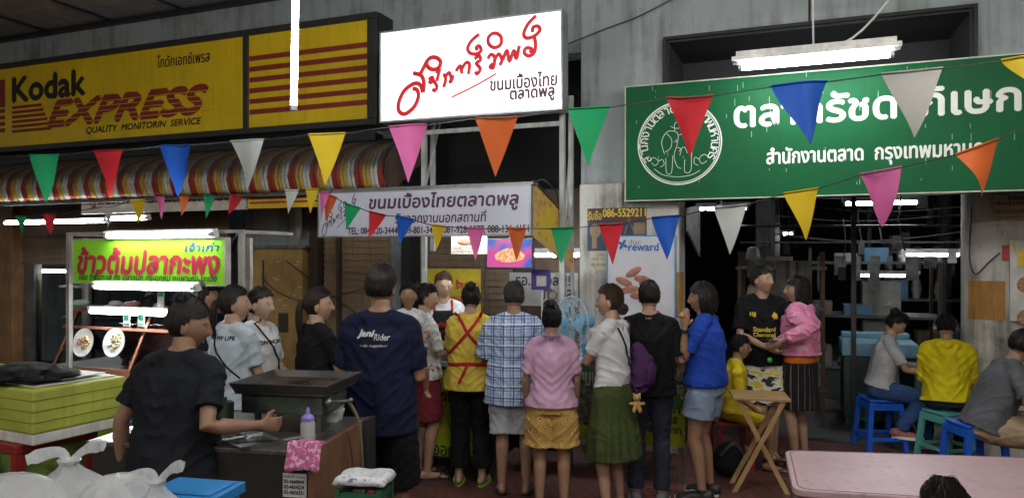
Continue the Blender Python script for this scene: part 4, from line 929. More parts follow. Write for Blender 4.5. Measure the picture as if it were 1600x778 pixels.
# back of the stall
m = MB(); 
m.box(fu(586, -.5), fu(905, -.5), .9, .93, 0, .0001+2.6); single('metal_sheet_wall', m, rustm, 'dark rusty metal sheet behind the snack stall', 'wall', (fu(750, -.9), .91, 0), fac=True)
t = thing('roller_shutter', 'dark brown roller shutter behind the snack seller', 'shutter', (fu(690, -.75), .75, 0), fac=True); shutter(t, fu(636, -.75), fu(756, -.75), .75, 0, 2.3, shm)
t = thing('roller_shutter', 'narrow dark roller shutter under the hanging television', 'shutter', (fu(780, -.8), .8, 0), fac=True); shutter(t, fu(757, -.8), fu(800, -.8), .80, 0, 1.95, shm)
t = flatpanel('seller_banner', 'yellow cloth banner with red writing behind the aproned seller', 'banner', 668, 751, 420, 500, .1, plain('cloth_yellow', (.52, .40, .02), .6))
m = MB(); ftext(m, 'ร้านเปิด', 712, 436, 450, 745, 438, 452, .105, bold=.004); ftext(m, 'ทุกวัน', 670, 450, 466, 700, 450, 466, .105, bold=.004); ftext(m, 'ขนมเบื้อง', 706, 458, 474, 748, 458, 474, .105, bold=.003); obj('lettering', m, plain('ink_crimson', (.4, .02, .05), .5), t)
t = flatpanel('price_sign', 'white board with black writing at the back of the stall', 'sign', 796, 903, 426, 478, -.3, plain('sign_grey', (.45, .46, .47), .5))
m = MB(); ftext(m, 'รอ...  เวลา!!!', 806, 430, 446, 896, 430, 446, -.295, bold=.003); ftext(m, 'ขาย  เวลา', 846, 452, 468, 898, 452, 468, -.295, bold=.003); obj('lettering', m, inkd, t)
m = MB(); c = onF(864, 461, -.29); m.lathe([(.05, 0), (.05, .003)], (0, 0, 0), 20); m.v = [(c[0]+x, c[1]-z, c[2]+y) for x, y, z in m.v]; k_ = obj('round_sticker', m, plain('stk_red', (.45, .08, .08), .5), t); m = MB(); m.lathe([(.036, .0035), (.036, .005)], (0, 0, 0), 20); m.v = [(c[0]+x, c[1]-z, c[2]+y) for x, y, z in m.v]; obj('sticker_center', m, plain('stk_green', (.2, .4, .28), .5), k_)
t = flatpanel('payment_card', 'purple payment card on a pole beside the price board', 'card', 830, 860, 421, 453, .6, plain('card_purple', (.07, .05, .28), .4))
m = MB(); m.box(fu(838, .61), fu(853, .61), -.604, -.601, fz(845, 447, .61), fz(845, 431, .61)); obj('white_square', m, paperw, t)
m = MB(); m.cyl((fu(846, .6), -.58, 1.0), (fu(846, .6), -.58, fz(846, 453, .6)), .009, 8); obj('pole', m, whitem, t)
t = flatpanel('menu_board', 'small cream menu board hanging under the stall sign', 'sign', 705, 761, 367, 397, 1.0, plain('menu_cream', (.55, .48, .40), .5))
m = MB(); ftext(m, 'ชุดเล็ก 4 ชิ้น', 707, 385, 390, 740, 385, 390, 1.008); ftext(m, 'ชุดใหญ่ 7 ชิ้น 80', 707, 391, 396, 745, 391, 396, 1.008); obj('lettering', m, inkd, t)
m = MB(); c = onF(728, 377, 1.005); m.ball((c[0], c[1], c[2]), (.09, .004, .03), 12, 8); obj('snack_picture', m, MATS['snack_brown'], t)
# television
t = thing('television', 'flat television showing a picture of a snack under the stall sign', 'television', (fu(796, .85), -.85, fz(796, 420, .85)), fac=True); n = .85
u0, u1 = fu(759, n), fu(833, n); z0, z1 = fz(796, 421, n), fz(796, 372, n); m = MB(); m.box(u0, u1, -n, -n+.05, z0, z1); obj('case', m, blackm, t, bevel=.006)
sn = N('screen_picture'); v = sn.co(); s3 = sn.sep(v); bgc = sn.mix(sn.ramp(sn.noise(v, 5, 1), .45, .55), (.55, .06, .28), (.03, .10, .45))
dx = sn.ma('MULTIPLY', s3[0], 6.2); dz = sn.ma('MULTIPLY', sn.ma('SUBTRACT', s3[2], .12), 14); r2 = sn.ma('ADD', sn.ma('MULTIPLY', dx, dx), sn.ma('MULTIPLY', dz, dz)); food = sn.mix(sn.ramp(sn.voro(v, 45), .2, .7), (.75, .16, .03), (.9, .55, .3))
col = sn.mix(sn.ma('LESS_THAN', sn.ma('ADD', r2, sn.ma('MULTIPLY', sn.noise(v, 9, 3), 1.0)), 1.25), bgc, food); sn.l(col, sn.b.inputs['Emission Color']); sn.b.inputs['Emission Strength'].default_value = .5; scm = sn.fin((.02, .02, .02), .2)
m = MB(); m.box(u0+.014, u1-.014, -n-.003, -n-.0005, z0+.02, z1-.014); obj('screen', m, scm, t); m = MB(); m.tube([((u0+u1)/2, -n+.04, z1), ((u0+u1)/2, -n+.1, 2.45)], .012, 8); obj('bracket', m, steelm, t)
# fan
fx, fy, fz0 = at(897, 503, 5.95); FN = thing('electric_fan', 'pale blue pedestal fan with a wire cage by the stall counter', 'fan', (fx, fy, 1.0), rot=R(-58)); blue = plain('fan_blue', (.10, .38, .62), .35, var=.05)
hz = fz0-1.0; m = MB()
for i in range(40):
    a = i*math.pi*2/40; ca, sa = math.cos(a), math.sin(a); m.tube([(.04*ca, -.10, hz+.04*sa), (.13*ca, -.095, hz+.13*sa), (.20*ca, -.05, hz+.20*sa), (.205*ca, -.01, hz+.205*sa), (.18*ca, .045, hz+.18*sa), (.06*ca, .06, hz+.06*sa)], .0019, 4)
for rr_, yy_ in ((.06, -.102), (.10, -.099), (.15, -.083), (.185, -.062)): m.tube([(rr_*math.cos(i*.2618), yy_, hz+rr_*math.sin(i*.2618)) for i in range(25)], .0024, 5)
m.tube([(.207*math.cos(i*.2618), -.02, hz+.207*math.sin(i*.2618)) for i in range(25)], .006, 6); obj('cage', m, plain('fan_wire', (.34, .46, .54), .3), FN, smooth=50)
m = MB(); m.lathe([(.045, -.105), (.05, -.1), (.03, -.095)], (0, 0, 0), 16); m.v = [(x, z, hz+y) for x, y, z in m.v]; m.loft([(0, .03, hz), (0, .08, hz), (0, .17, hz), (0, .19, hz)], [.05, .062, .055, .03], seg=16); obj('motor', m, blue, FN, smooth=50)
m = MB()
for i in range(3):
    a = i*2.094; vs = []
    for r_, w_ in ((.02, .2), (.08, .45), (.15, .5), (.175, .3)):
        for s_ in (-1, 1): vs.append((r_*math.cos(a+s_*w_), -.03+.02*s_, hz+r_*math.sin(a+s_*w_)))
    m.add(vs, [(2*j, 2*j+1, 2*j+3, 2*j+2) for j in range(3)])
obj('blade', m, plain('blade_blue', (.25, .5, .65), .3), FN, solid=.003)
m = MB(); m.cyl((0, .10, 0.02), (0, .10, hz-.02), .02, 12); m.lathe([(.13, 0), (.13, .015), (.03, .03)], (0, .1, 0), 24); obj('stand', m, blue, FN, smooth=40)
# bags, cups on the counter
def crumple_bag(name, label, base, r, h, mat, seed, ears=True, **k):
    m = MB(); o = Vector((seed*5.1, seed*2.3, 0)); m.lathe([(r*.75, 0), (r*1.0, h*.12), (r*1.05, h*.3), (r*.86, h*.48), (r*.5, h*.62), (r*.22, h*.72), (r*.15, h*.76), (r*.2, h*.8)] if ears else [(r*.75, 0), (r*1.0, h*.15), (r*1.06, h*.35), (r*.95, h*.5), (r*.72, h*.6), (r*.4, h*.66), (r*.1, h*.68)], base, 44, fn=lambda a, z: 1+.22*noise.noise(Vector((math.cos(a)*2.2, math.sin(a)*2.2, z*6/h*.6))+o)+.10*(.5-abs(noise.noise(Vector((math.cos(a)*6, math.sin(a)*6, z*9/h*.4))+o))))
    if ears:
        b_ = Vector(base)+Vector((0, 0, h*.77))
        for s_ in (-1, 1):
            q = cat([b_, b_+Vector((s_*r*.18, .01, h*.08)), b_+Vector((s_*r*.42, 0, h*(.11+.03*s_))), b_+Vector((s_*r*.72, -.02, h*(.10+.06*s_)))], 4); m.loft(q, [(.010+.10*r*i/len(q)*(1.0 if i < len(q)-2 else .5), .005+.003*math.sin(i*1.7+seed)) for i in range(len(q))], side=(0, .5, 1), seg=8)
    return single(name, m, mat, label, 'bag', base, smooth=65, **k)
pb = N('thin_plastic'); v = pb.co(); pb.b.inputs['Alpha'].default_value = .5; pb.bump(pb.ma('ADD', pb.noise(v, 26, 6, .75), pb.ma('MULTIPLY', pb.voro(v, 17), 1.2)), .8, .025); plastic = pb.fin((.85, .88, .9), .13)
c = at(938, 524, 5.75); crumple_bag('plastic_bag', 'white printed plastic bag behind the fan on the stall', (c[0], c[1], 1.0), .10, .32, paperw, 4)
for i, px in enumerate((1046, 1058)):
    c = at(px, 545, 6.1); m = MB(); m.lathe([(.028, 0), (.04, .14), (.043, .14), (.037, .13)], (c[0], c[1], 1.001), 16); m.lathe([(.02, .0), (.03, .05), (.03, .06)], (c[0], c[1], 1.145), 12)
    single('plastic_cup', m, plain('cup%d' % i, (.55, .62, .58), .25), ('clear plastic cup at the corner of the snack counter', 'clear plastic cup next to the man in black')[i], 'cup', (c[0], c[1], 1.0), smooth=40)

# ================================================================ SOUP CART
CT = thing('soup_cart', 'fish soup cart with thin metal posts and a lime front', 'cart', (fu(200, 2.8), -2.8, 0), fac=True)
al = plain('alu_post', (.42, .40, .37), .4, .6); cop = plain('copper_wood', (.26, .10, .055), .45, streak=.4)
for px, n in ((103, 2.78), (372, 2.78), (128, 2.2), (385, 2.2)): u = fu(px, n); obj('post', MB().box(u, u+.035, -n, -n+.035, .0, fz(px, 364 if n > 2.5 else 372, n)), al, CT)
m = MB(); u0, u1 = fu(103, 2.78), fu(372, 2.78); zt = fz(103, 366, 2.78); m.box(u0, u1+.035, -2.775, -2.75, zt-.01, zt+.015); m.box(u0, u0+.03, -2.77, -2.2, zt-.012, zt+.012); m.box(u1, u1+.03, -2.77, -2.2, zt-.012, zt+.012); obj('top_rail', m, al, CT)
zc = fz(150, 588, 2.75); m = MB(); m.box(u0-.05, u1-.0, -2.74, -2.1, .35, zc-.03); obj('body', m, plain('lime_board', (.28, .42, .03), .5), CT); m = MB(); m.box(u0-.08, u1+.03, -2.80, -2.08, zc-.029, zc); obj('worktop', m, ct, CT)
DC = thing('display_case', 'glass food display case in copper coloured frame with two plate pictures', 'display case', (fu(170, 2.7), -2.7, zc), fac=True)
a0, a1 = fu(80, 2.75), fu(282, 2.75); zb, zt = zc+.002, fz(170, 484, 2.6); m = MB(); m.box(a0, a1, -2.75, -2.15, zb, zb+.065); m.box(a0+.06, a1-.03, -2.58, -2.15, zt-.02, zt+.01)
for u in (a0+.01, fu(207, 2.7), a1-.03): m.hexa([(u, -2.745, zb+.066), (u+.02, -2.745, zb+.066), (u+.02, -2.715, zb+.066), (u, -2.715, zb+.066)], [(u+.05, -2.575, zt-.021), (u+.07, -2.575, zt-.021), (u+.07, -2.545, zt-.021), (u+.05, -2.545, zt-.021)])
m.box(a0+.02, a1-.02, -2.66, -2.64, fz(150, 514, 2.65), fz(150, 510, 2.65)); obj('case_frame', m, cop, DC)
obj('glass', MB().hexa([(a0+.03, -2.735, zb+.07), (a1-.03, -2.735, zb+.07), (a1-.03, -2.731, zb+.07), (a0+.03, -2.731, zb+.07)], [(a0+.08, -2.568, zt-.03), (a1-.03, -2.568, zt-.03), (a1-.03, -2.564, zt-.03), (a0+.08, -2.564, zt-.03)]), glassm, DC)
for i, px in enumerate((132, 180)):
    c = Vector(onF(px, 535, 2.72)); q = Matrix.Rotation(R(78), 3, 'X'); m = MB(); m.lathe([(.05, .0), (.112, .012), (.115, .015), (.07, .006), (.0, .004)], (0, 0, 0), 28); m.v = [c+q @ Vector(v_) for v_ in m.v]
    pl_ = obj('plate', m, plain('china', (.7, .7, .68), .3), DC, smooth=60); m = MB()
    for j in range(26):
        a = rg.uniform(0, 6.28); rr = .06*math.sqrt(rg.random()); m.ball(c+q @ Vector((rr*math.cos(a), rr*math.sin(a), .012)), (.016, .012, .01), 7, 5, Matrix.Rotation(a, 3, 'Y'))
    obj('food', m, plain('food%d' % i, ((.45, .26, .12), (.50, .42, .28))[i], .5, vs=40, var=.5), pl_, smooth=60)
    if i == 1:
        m = MB(); [m.ball(c+q @ Vector((.035+rg.uniform(-.02, .02), .05+rg.uniform(-.02, .02), .012)), (.018, .008, .012), 7, 5) for j in range(8)]; obj('greens', m, plain('leaf', (.15, .36, .04), .6), pl_, smooth=60)
for i, px in enumerate((198, 221)):
    c = onF(px, 500, 2.76); m = MB(); m.box(c[0]-.035, c[0]+.035, -2.763, -2.76, c[2]-.05, c[2]+.05); t = single('price_card', m, paperw, ('small white and green card hung nearer the plate of greens', 'small white and green card hung nearer the striped shirt')[i], 'card', c, fac=True); m = MB(); m.box(c[0]-.022, c[0]+.022, -2.766, -2.7635, c[2]+.0, c[2]+.04); m.box(c[0]-.03, c[0]+.03, -2.766, -2.7635, c[2]-.035, c[2]-.028); obj('green_square', m, plain('card_green', (.03, .22, .12), .5), t)
c = onF(251, 467, 2.6); m = MB(); m.box(c[0]-.035, c[0]+.035, -2.6, -2.597, zt+.01, c[2]+.07); t = single('price_card', m, paperw, 'white card with a green square standing on the display case', 'card', (c[0], c[1], zt), fac=True); obj('green_square', MB().box(c[0]-.025, c[0]+.025, -2.604, -2.6005, c[2]+.02, c[2]+.055), MATS['card_green'], t)
for i in range(7):
    px = rg.uniform(118, 240); c = onF(px, 478, 2.45); mb = MB(); mb.ball((c[0], -2.45+rg.uniform(-.06, .06), zt+.035), (.07, .05, .026), 12, 8)
    mb.v = [tuple(Vector(v_)+Vector((0, 0, .012*noise.noise(Vector(v_)*30)))) for v_ in mb.v]; single('folded_bag', mb, plain('fold%d' % (i % 3), ((.5, .52, .52), (.45, .2, .2), (.25, .45, .35))[i % 3], .4), 'folded plastic bag lying on top of the glass display case', 'bag', (c[0], -2.45, zt), 'folded bags on the display case', fac=True, smooth=60)

# ================================================================ FOREGROUND THINGS
# lime foam box on a red table
LX, LY = -2.594, 4.0; LA = math.atan2(.46, .22)-math.pi/2
LB = thing('foam_box', 'lime green painted foam box with a white base on the red table', 'box', (LX, LY, .82), rot=LA)      # local: +y recedes along the darker face, -x along the front
m = MB(); m.box(-1.3, 0, 0, .56, .06, .30); obj('box', m, plain('foam_lime', (.38, .42, .06), .65, vs=4, streak=.25), LB, bevel=.012)
m = MB(); m.box(-1.295, -.005, .005, .555, 0, .059); obj('base', m, plain('foam_white', (.6, .6, .55), .7, streak=.3), LB, bevel=.008)
m = MB(); [m.box(-1.302, .002, -.002, .562, z, z+.006) for z in (.12, .18, .24)]; obj('groove', m, plain('foam_seam', (.16, .22, .02), .7), LB)
for i, (a, b_, c, d_, z) in enumerate(((-.9, -.08, .05, .52, .302), (-.75, -.2, .1, .42, .311), (-.5, -.06, .22, .50, .32))):
    m = MB(); m.box(a, b_, c, d_, z, z+.007); m.v = [tuple(Matrix.Rotation(LA+R(4*i-4), 3, 'Z') @ Vector(v_)+Vector((LX, LY, .82))) for v_ in m.v]; single('foam_sheet', m, MATS['foam_white'], ('wide white foam sheet lying lowest on the lime box', 'white foam sheet lying in the middle of the stack on the lime box', 'white foam sheet on top of the stack on the lime box')[i], 'sheet', (LX-.4, LY+.3, .82+z), bevel=.002)
c = at(40, 592, 4.25); m = MB(); m.lathe([(.24, 0), (.26, .015), (.24, .035), (.22, .03), (.20, .06), (.15, .075), (.13, .07), (.08, .085), (.01, .09)], (c[0], c[1], 1.15), 48, sx=1.0, sy=.7, fn=lambda a, z: 1+.3*noise.noise(Vector((math.cos(a)*2, math.sin(a)*2, z*25)))+.15*noise.noise(Vector((math.cos(a)*6, math.sin(a)*6, z*40)))); single('black_bag', m, fabric('black_cloth', (.012, .012, .013)), 'crumpled black cloth bag lying on the foam sheets', 'bag', (c[0], c[1], 1.15), smooth=60)
RT = thing('red_table', 'red edged table with a green printed front under the foam box', 'table', (LX, LY, 0), rot=LA); redm = plain('red_paint', (.25, .02, .02), .45, streak=.3)
m = MB(); m.box(-1.35, -.10, -.03, .45, .77, .818); obj('tabletop', m, redm, RT, bevel=.006); m = MB(); m.box(-1.3, -.14, 0, .40, .3, .769); obj('printed_panel', m, plain('print_green', (.10, .16, .03), .5, vs=9, var=.7), RT)
for x, y in ((-1.34, -.025), (-.155, -.025), (-1.34, .395), (-.155, .395)): obj('leg', MB().box(x, x+.05, y, y+.05, 0, .769), redm, RT)

# griddle cart
GX, GY, GA = -.905, 3.3, R(-10)
GC = thing('griddle_cart', 'worn wooden griddle cart with a dark front', 'cart', (GX, GY, 0), rot=GA); wood = plain('old_plywood', (.17, .085, .045), .55, vs=3, streak=.6)
m = MB(); m.box(-1.1, -.004, 0, .70, .1, .955); obj('body', m, plain('greasy_black', (.02, .018, .017), .5, streak=.4), GC, bevel=.006)
m = MB(); m.box(-.003, .02, -.01, .71, .08, .985); obj('side_board', m, wood, GC, bevel=.004); m = MB(); m.box(-1.12, -.006, -.012, .71, .956, .98); obj('worktop', m, plain('greasy_steel', (.12, .115, .11), .4, .6, streak=.7), GC, bevel=.004)
m = MB(); m.box(.021, .045, .58, .712, .1, .99); obj('edge_post', m, blackm, GC); m = MB(); m.box(.0452, .047, .60, .69, .52, .70); obj('red_sticker', m, plain('red_note', (.4, .04, .04), .6), GC)
m = MB(); x0, z0 = -.118, .79; m.box(-.125, -.012, -.004, -.001, .772, .878); lb = obj('phone_sticker', m, paperw, GC)
m = MB(); text(m, 'โทรสั่งจอง ออกงาน', -.120, -.018, .858, .872, -.0055); [text(m, s_, -.118, -.022, .835-.024*i, .851-.024*i, -.0055, bold=.0006) for i, s_ in enumerate(('02-4660044', '02-4654224', '02-4656351'))]; obj('lettering', m, inkd, lb)
for x, y in ((-1.05, .05), (-.07, .05), (-1.05, .6), (-.07, .6)): m = MB(); m.cyl((x-.02, y, .05), (x+.02, y, .05), .05, 14); obj('wheel', m, blackm, GC)
GR = thing('flat_griddle', 'black flat iron griddle with flared rim raised on legs', 'griddle', (GX, GY, .98), rot=GA); iron = plain('black_iron', (.07, .065, .06), .42, .5, streak=.6)
gx0, gx1, gy0, gy1 = -.54, -.03, .25, .70; m = MB(); zz = .225
m.box(gx0+.021, gx1-.021, gy0+.021, gy1-.021, .192, .208)
for p in ([(gx0+.02, gy0+.02), (gx1-.02, gy0+.02), (gx1, gy0), (gx0, gy0)], [(gx1-.02, gy0+.02), (gx1-.02, gy1-.02), (gx1, gy1), (gx1, gy0)], [(gx1-.02, gy1-.02), (gx0+.02, gy1-.02), (gx0, gy1), (gx1, gy1)], [(gx0+.02, gy1-.02), (gx0+.02, gy0+.02), (gx0, gy0), (gx0, gy1)]):
    m.quad((p[0][0], p[0][1], .20), (p[1][0], p[1][1], .20), (p[2][0], p[2][1], .245), (p[3][0], p[3][1], .245))
obj('pan', m, iron, GR, solid=.006); obj('hot_plate', MB().box(gx0+.03, gx1-.03, gy0+.03, gy1-.03, .2085, .213), plain('seasoned_steel', (.10, .075, .055), .3, .6, vs=7, var=.5, streak=.4), GR)
m = MB(); m.box(gx0+.035, gx1-.05, gy0+.05, gy1-.08, .09, .190); obj('burner_box', m, plain('soot_green', (.05, .07, .05), .6, streak=.7, vs=9, var=.6), GR, bevel=.006)
for x, y in ((gx0+.08, gy0+.1), (gx1-.1, gy0+.1), (gx0+.08, gy1-.12), (gx1-.1, gy1-.12)): obj('leg', MB().box(x, x+.025, y, y+.025, .001, .089), steelm, GR)
m = MB(); m.tube([(gx1-.06, .34, .15), (gx1+.06, .33, .16), (gx1+.09, .33, .165)], .008, 10); m.ball((gx1-.03, .34, .15), .022); m.ball((gx1+.09, .33, .166), .013); obj('gas_tap', m, steelm, GR, smooth=50)
m = MB(); m.tube(cat([(gx1+.08, .33, .16), (gx1+.11, .38, .05), (gx1+.10, .46, -.2), (gx1+.09, .48, -.5)], 6), .008, 8); obj('gas_hose', m, plain('hose', (.20, .19, .12), .5), GR, smooth=50)
def on_cart(x, y, z=.98): v_ = Matrix.Rotation(GA, 3, 'Z') @ Vector((x, y, 0)); return (GX+v_.x, GY+v_.y, z)
c = on_cart(-.045, .08); SB = thing('squeeze_bottle', 'clear squeeze bottle with a violet cap on the cart corner', 'bottle', c); m = MB(); m.lathe([(.030, 0), (.033, .006), (.033, .10), (.029, .118)], c, 20); obj('bottle_body', m, plain('clear_plastic', (.42, .44, .42), .3), SB, smooth=40)
m = MB(); m.lathe([(.031, .118), (.031, .132), (.022, .142), (.011, .148), (.008, .17), (.005, .178)], c, 20); obj('cap', m, plain('violet_cap', (.22, .18, .50), .4), SB, smooth=40)
c = Matrix.Rotation(GA, 3, 'Z') @ Vector((-.02, -.02, 0)); m = MB(); g = []; kx, ky = 14, 12
for i in range(kx+1):
    for j in range(ky+1):
        s_ = i/kx-.5; t_ = j/ky; x = GX+c.x+s_*.15; y = GY+c.y+.05-t_*.07; z = .992+(.0 if t_ < .45 else -(t_-.45)*.20)+.014*noise.noise(Vector((s_*9, t_*7, 3)))+.012*math.cos(s_*3); g.append((x, y+(.012*noise.noise(Vector((s_*11, t_*5, 9)))), z+.012))
m.add(g, [(i*(ky+1)+j, (i+1)*(ky+1)+j, (i+1)*(ky+1)+j+1, i*(ky+1)+j+1) for i in range(kx) for j in range(ky)])
pk = N('pink_towel'); v = pk.co(); pk.bump(pk.noise(v, 200, 2), .6, .004); pkm = pk.fin(pk.mix(pk.ramp(pk.noise(v, 55, 2), .52, .56), (.42, .10, .22), (.6, .35, .45)), .95); single('pink_towel', m, pkm, 'pink patterned towel draped over the cart corner', 'towel', (GX, GY, .98), solid=.02, smooth=60)
for i, (x, y, sx, lb_) in enumerate(((-.55, .10, .20, 'shallow steel tray beside the griddle'), (-.32, .08, .16, 'long steel tray at the front edge of the cart'))):
    c = on_cart(x, y); m = MB(); m.lathe([(.8*sx, 0), (sx*.9, .02), (sx*.92, .02), (sx*.8, .006)], c, 4); single('steel_tray', m, ct, lb_, 'tray', c)
c = on_cart(-.72, .25); crumple_bag('plastic_bag', 'clear bag of batter slumped on the cart worktop', c, .10, .14, plastic, 9, ears=False)
for i, (x, y, lb_) in enumerate(((-.62, .33, 'greasy oil tin at the back of the griddle cart'), (-.70, .12, 'short dark sauce jar at the cook side of the cart'), (-.15, .60, 'stack of small paper bowls behind the griddle'))):
    c = on_cart(x, y); m = MB(); pr_ = ([(.05, 0), (.052, .13), (.048, .135), (.02, .14), (.018, .16)], [(.035, 0), (.038, .07), (.03, .08), (.03, .095)], [(.045, 0), (.06, .05), (.062, .06), (.05, .06), (.063, .09), (.052, .085)])[i]
    m.lathe(pr_, c, 18); single(('oil_tin', 'sauce_jar', 'paper_bowls')[i], m, (plain('tin_green', (.05, .10, .06), .5, streak=.8), plain('jar_dark', (.07, .03, .02), .3), paperw)[i], lb_, ('tin', 'jar', 'bowls')[i], c, smooth=40)
c = on_cart(-.30, .10, .983); m = MB(); m.box(-.11, .11, -.012, .012, 0, .003); m.loft([(.11, 0, .002), (.2, 0, .012), (.26, 0, .012)], [.008, .011, .009], seg=8); m.v = [tuple(Matrix.Rotation(R(14), 3, 'Z') @ Vector(v_)+Vector(c)) for v_ in m.v]; single('spatula', m, steelm, 'long steel spatula lying at the front edge of the cart', 'spatula', c)
# green crate with a foil parcel
c = at(570, 745, 3.25); GZ = thing('plastic_crate', 'green plastic bottle crate on a stand under the foil parcel', 'crate', (c[0], c[1], 0), rot=R(-8)); gr = plain('crate_green', (.02, .11, .06), .45)
m = MB()
for z in (.48, .58, .70, .80): [m.box(-.098, .098, y, y+.012, z, z+.035) for y in (-.085, .073)]; [m.box(x, x+.012, -.072, .072, z, z+.035) for x in (-.098, .086)]
for x, y in ((-.103, -.09), (.083, -.09), (-.103, .07), (.083, .07)): m.box(x, x+.02, y, y+.02, .44, .85)
obj('slatted_wall', m, gr, GZ); m = MB(); m.box(-.13, .13, -.12, .12, .40, .438); [m.box(x, x+.03, y, y+.03, 0, .399) for x in (-.12, .09) for y in (-.11, .08)]; obj('stand', m, steelm, GZ)
m = MB(); m.box(-.17, .17, -.11, .11, 0, .06); bmh = bmesh.new(); 
fm = MB(); nx, ny = 22, 14
for i in range(nx+1):
    for j in range(ny+1):
        x = -.115+.23*i/nx; y = -.085+.17*j/ny; e = min(1, 10*min(i/nx, 1-i/nx, j/ny, 1-j/ny)+.01); fm.v.append((c[0]+x*math.cos(R(-8))-y*math.sin(R(-8)), c[1]+x*math.sin(R(-8))+y*math.cos(R(-8)), 0.853+.042*e**.25+.008*noise.noise(Vector((x*22, y*22, 1)))))
fm.f = [(i*(ny+1)+j, (i+1)*(ny+1)+j, (i+1)*(ny+1)+j+1, i*(ny+1)+j+1) for i in range(nx) for j in range(ny)]; fm.mi = [0]*len(fm.f)
fo = N('printed_wrap'); v = fo.co(); fo.bump(fo.noise(v, 30, 4), .5, .01); fom = fo.fin(fo.mix(fo.ramp(fo.noise(fo.co(scale=(1, 3, 1)), 38, 3), .60, .64), (.58, .6, .62), (.10, .12, .30)), .35); single('foil_parcel', fm, fom, 'shiny white parcel with blue print on the green crate', 'parcel', (c[0], c[1], .85), smooth=60, solid=.01)
# near table with blue cooler and carrier bags
NT_ = thing('serving_table', 'low wooden table under the blue cooler and the carrier bags', 'table', (-1.15, 2.25, 0)); m = MB(); m.box(-2.1, -.55, 1.75, 2.75, .87, .90); obj('tabletop', m, brownm, NT_)
for x, y in ((-2.05, 1.8), (-.65, 1.8), (-2.05, 2.65), (-.65, 2.65)): obj('leg', MB().box(x, x+.05, y, y+.05, 0, .869), brownm, NT_)
CB = thing('cooler_box', 'bright blue plastic cooler box with rounded side hinges', 'cooler', at(303, 760, 2.5)[:2]+(.90,), rot=R(-12)); cb_ = plain('cooler_blue', (.02, .19, .48), .35, var=.06)
m = MB(); m.box(-.12, .12, -.09, .09, .0, .13); obj('tub', m, cb_, CB, bevel=.012); m = MB(); m.box(-.132, .132, -.10, .10, .132, .168); m.box(-.11, .11, -.075, .075, .1682, .175); obj('lid', m, cb_, CB, bevel=.012)
for x in (.125, -.105): m = MB(); m.cyl((x-.01, -.108, .10), (x-.01, -.088, .10), .026, 16); m.box(x-.022, x+.002, -.112, -.1005, .09, .172); obj('hinge', m, cb_, CB, bevel=.003)
for i, (px, py, d, r_, h_, lb_) in enumerate(((190, 770, 2.35, .17, .38, 'tall white carrier bag with tied handles beside the cooler'), (245, 790, 2.15, .12, .37, 'small white carrier bag with one handle up before the cooler'), (15, 790, 2.25, .15, .42, 'slumped white carrier bag beside the tall one'), (185, 800, 2.3, .12, .40, 'low white carrier bag between the tall one and the cooler'))):
    c = at(px if i else 108, py, d); crumple_bag('carrier_bag', lb_, (c[0], c[1], .90), r_, h_, plastic, i+1, ears=i < 2)
# stuff on the low shelf between foam box and cook
c = at(205, 650, 4.3); m = MB(); m.box(c[0]-.08, c[0]+.7, c[1]-.2, c[1]+.25, .80, .83); t = single('prep_table', m, steelm, 'narrow prep table crowded with small tubs behind the cook', 'table', (c[0], c[1], 0)); [obj('leg', MB().box(c[0]+x, c[0]+x+.04, c[1]+y, c[1]+y+.04, 0, .799), steelm, t) for x in (-.06, .64) for y in (-.18, .2)]
for i in range(7):
    x, y = c[0]-.02+.105*i, c[1]+rg.uniform(-.12, .15); m = MB(); h_ = rg.uniform(.05, .12); m.lathe([(.045, 0), (.052, h_), (.055, h_), (.046, h_*.85)], (x, y, .831), 16); single('sauce_tub', m, plain('tub%d' % (i % 4), ((.4, .42, .42), (.08, .12, .3), (.35, .33, .28), (.12, .3, .2))[i % 4], .4), 'small tub on the prep table behind the cook', 'tub', (x, y, .831), 'small tubs on the prep table', smooth=40)

# pink table
PT = thing('pink_table', 'long pink table with a worn rounded top', 'table', (2.3, 3.9, 0)); z = .74; q = [Vector(onZ(*p, z)) for p in ((1226, 702), (1720, 717), (1760, 797), (1239, 764))]
pm = N('worn_pink'); v = pm.co(); g = pm.noise(v, 2.2, 7, .7); pmm = pm.fin(pm.mix(pm.ramp(pm.noise(v, 24, 7, .75), .56, .64), pm.mix(pm.ramp(g, .35, .7), (.38, .25, .28), (.47, .33, .36)), (.28, .20, .19)), .42)
rim = []
for i in range(4):
    a, b_, c = q[i-1], q[i], q[(i+1) % 4]; r_ = .07; u_ = (a-b_).normalized()*r_; w_ = (c-b_).normalized()*r_
    for k in range(6): t_ = k/5; rim.append(b_+u_*(1-t_)**2+w_*t_**2)
nr_ = len(rim); m = MB(); m.add([(p.x, p.y, z-.035) for p in rim]+[(p.x, p.y, z) for p in rim], [tuple(range(nr_)), tuple(reversed(range(nr_, 2*nr_)))]+[(i+nr_, (i+1) % nr_+nr_, (i+1) % nr_, i) for i in range(nr_)]); o = obj('tabletop', m, pmm, PT, bevel=.006)
m = MB(); cc = sum(rim, Vector())/nr_; rr = [cc+(p-cc)*.965 for p in rim]; m.tube([(p.x, p.y, z-.001) for p in rr]+[(rr[0].x, rr[0].y, z-.001)], .004, 6); obj('edge_groove', m, plain('pink_dark', (.2, .10, .12), .5), o)
for p in q: p2 = cc+(p-cc)*.86; obj('leg', MB().cyl((p2.x, p2.y, 0), (p2.x, p2.y, z-.036), .022, 12), redm, PT, smooth=40)
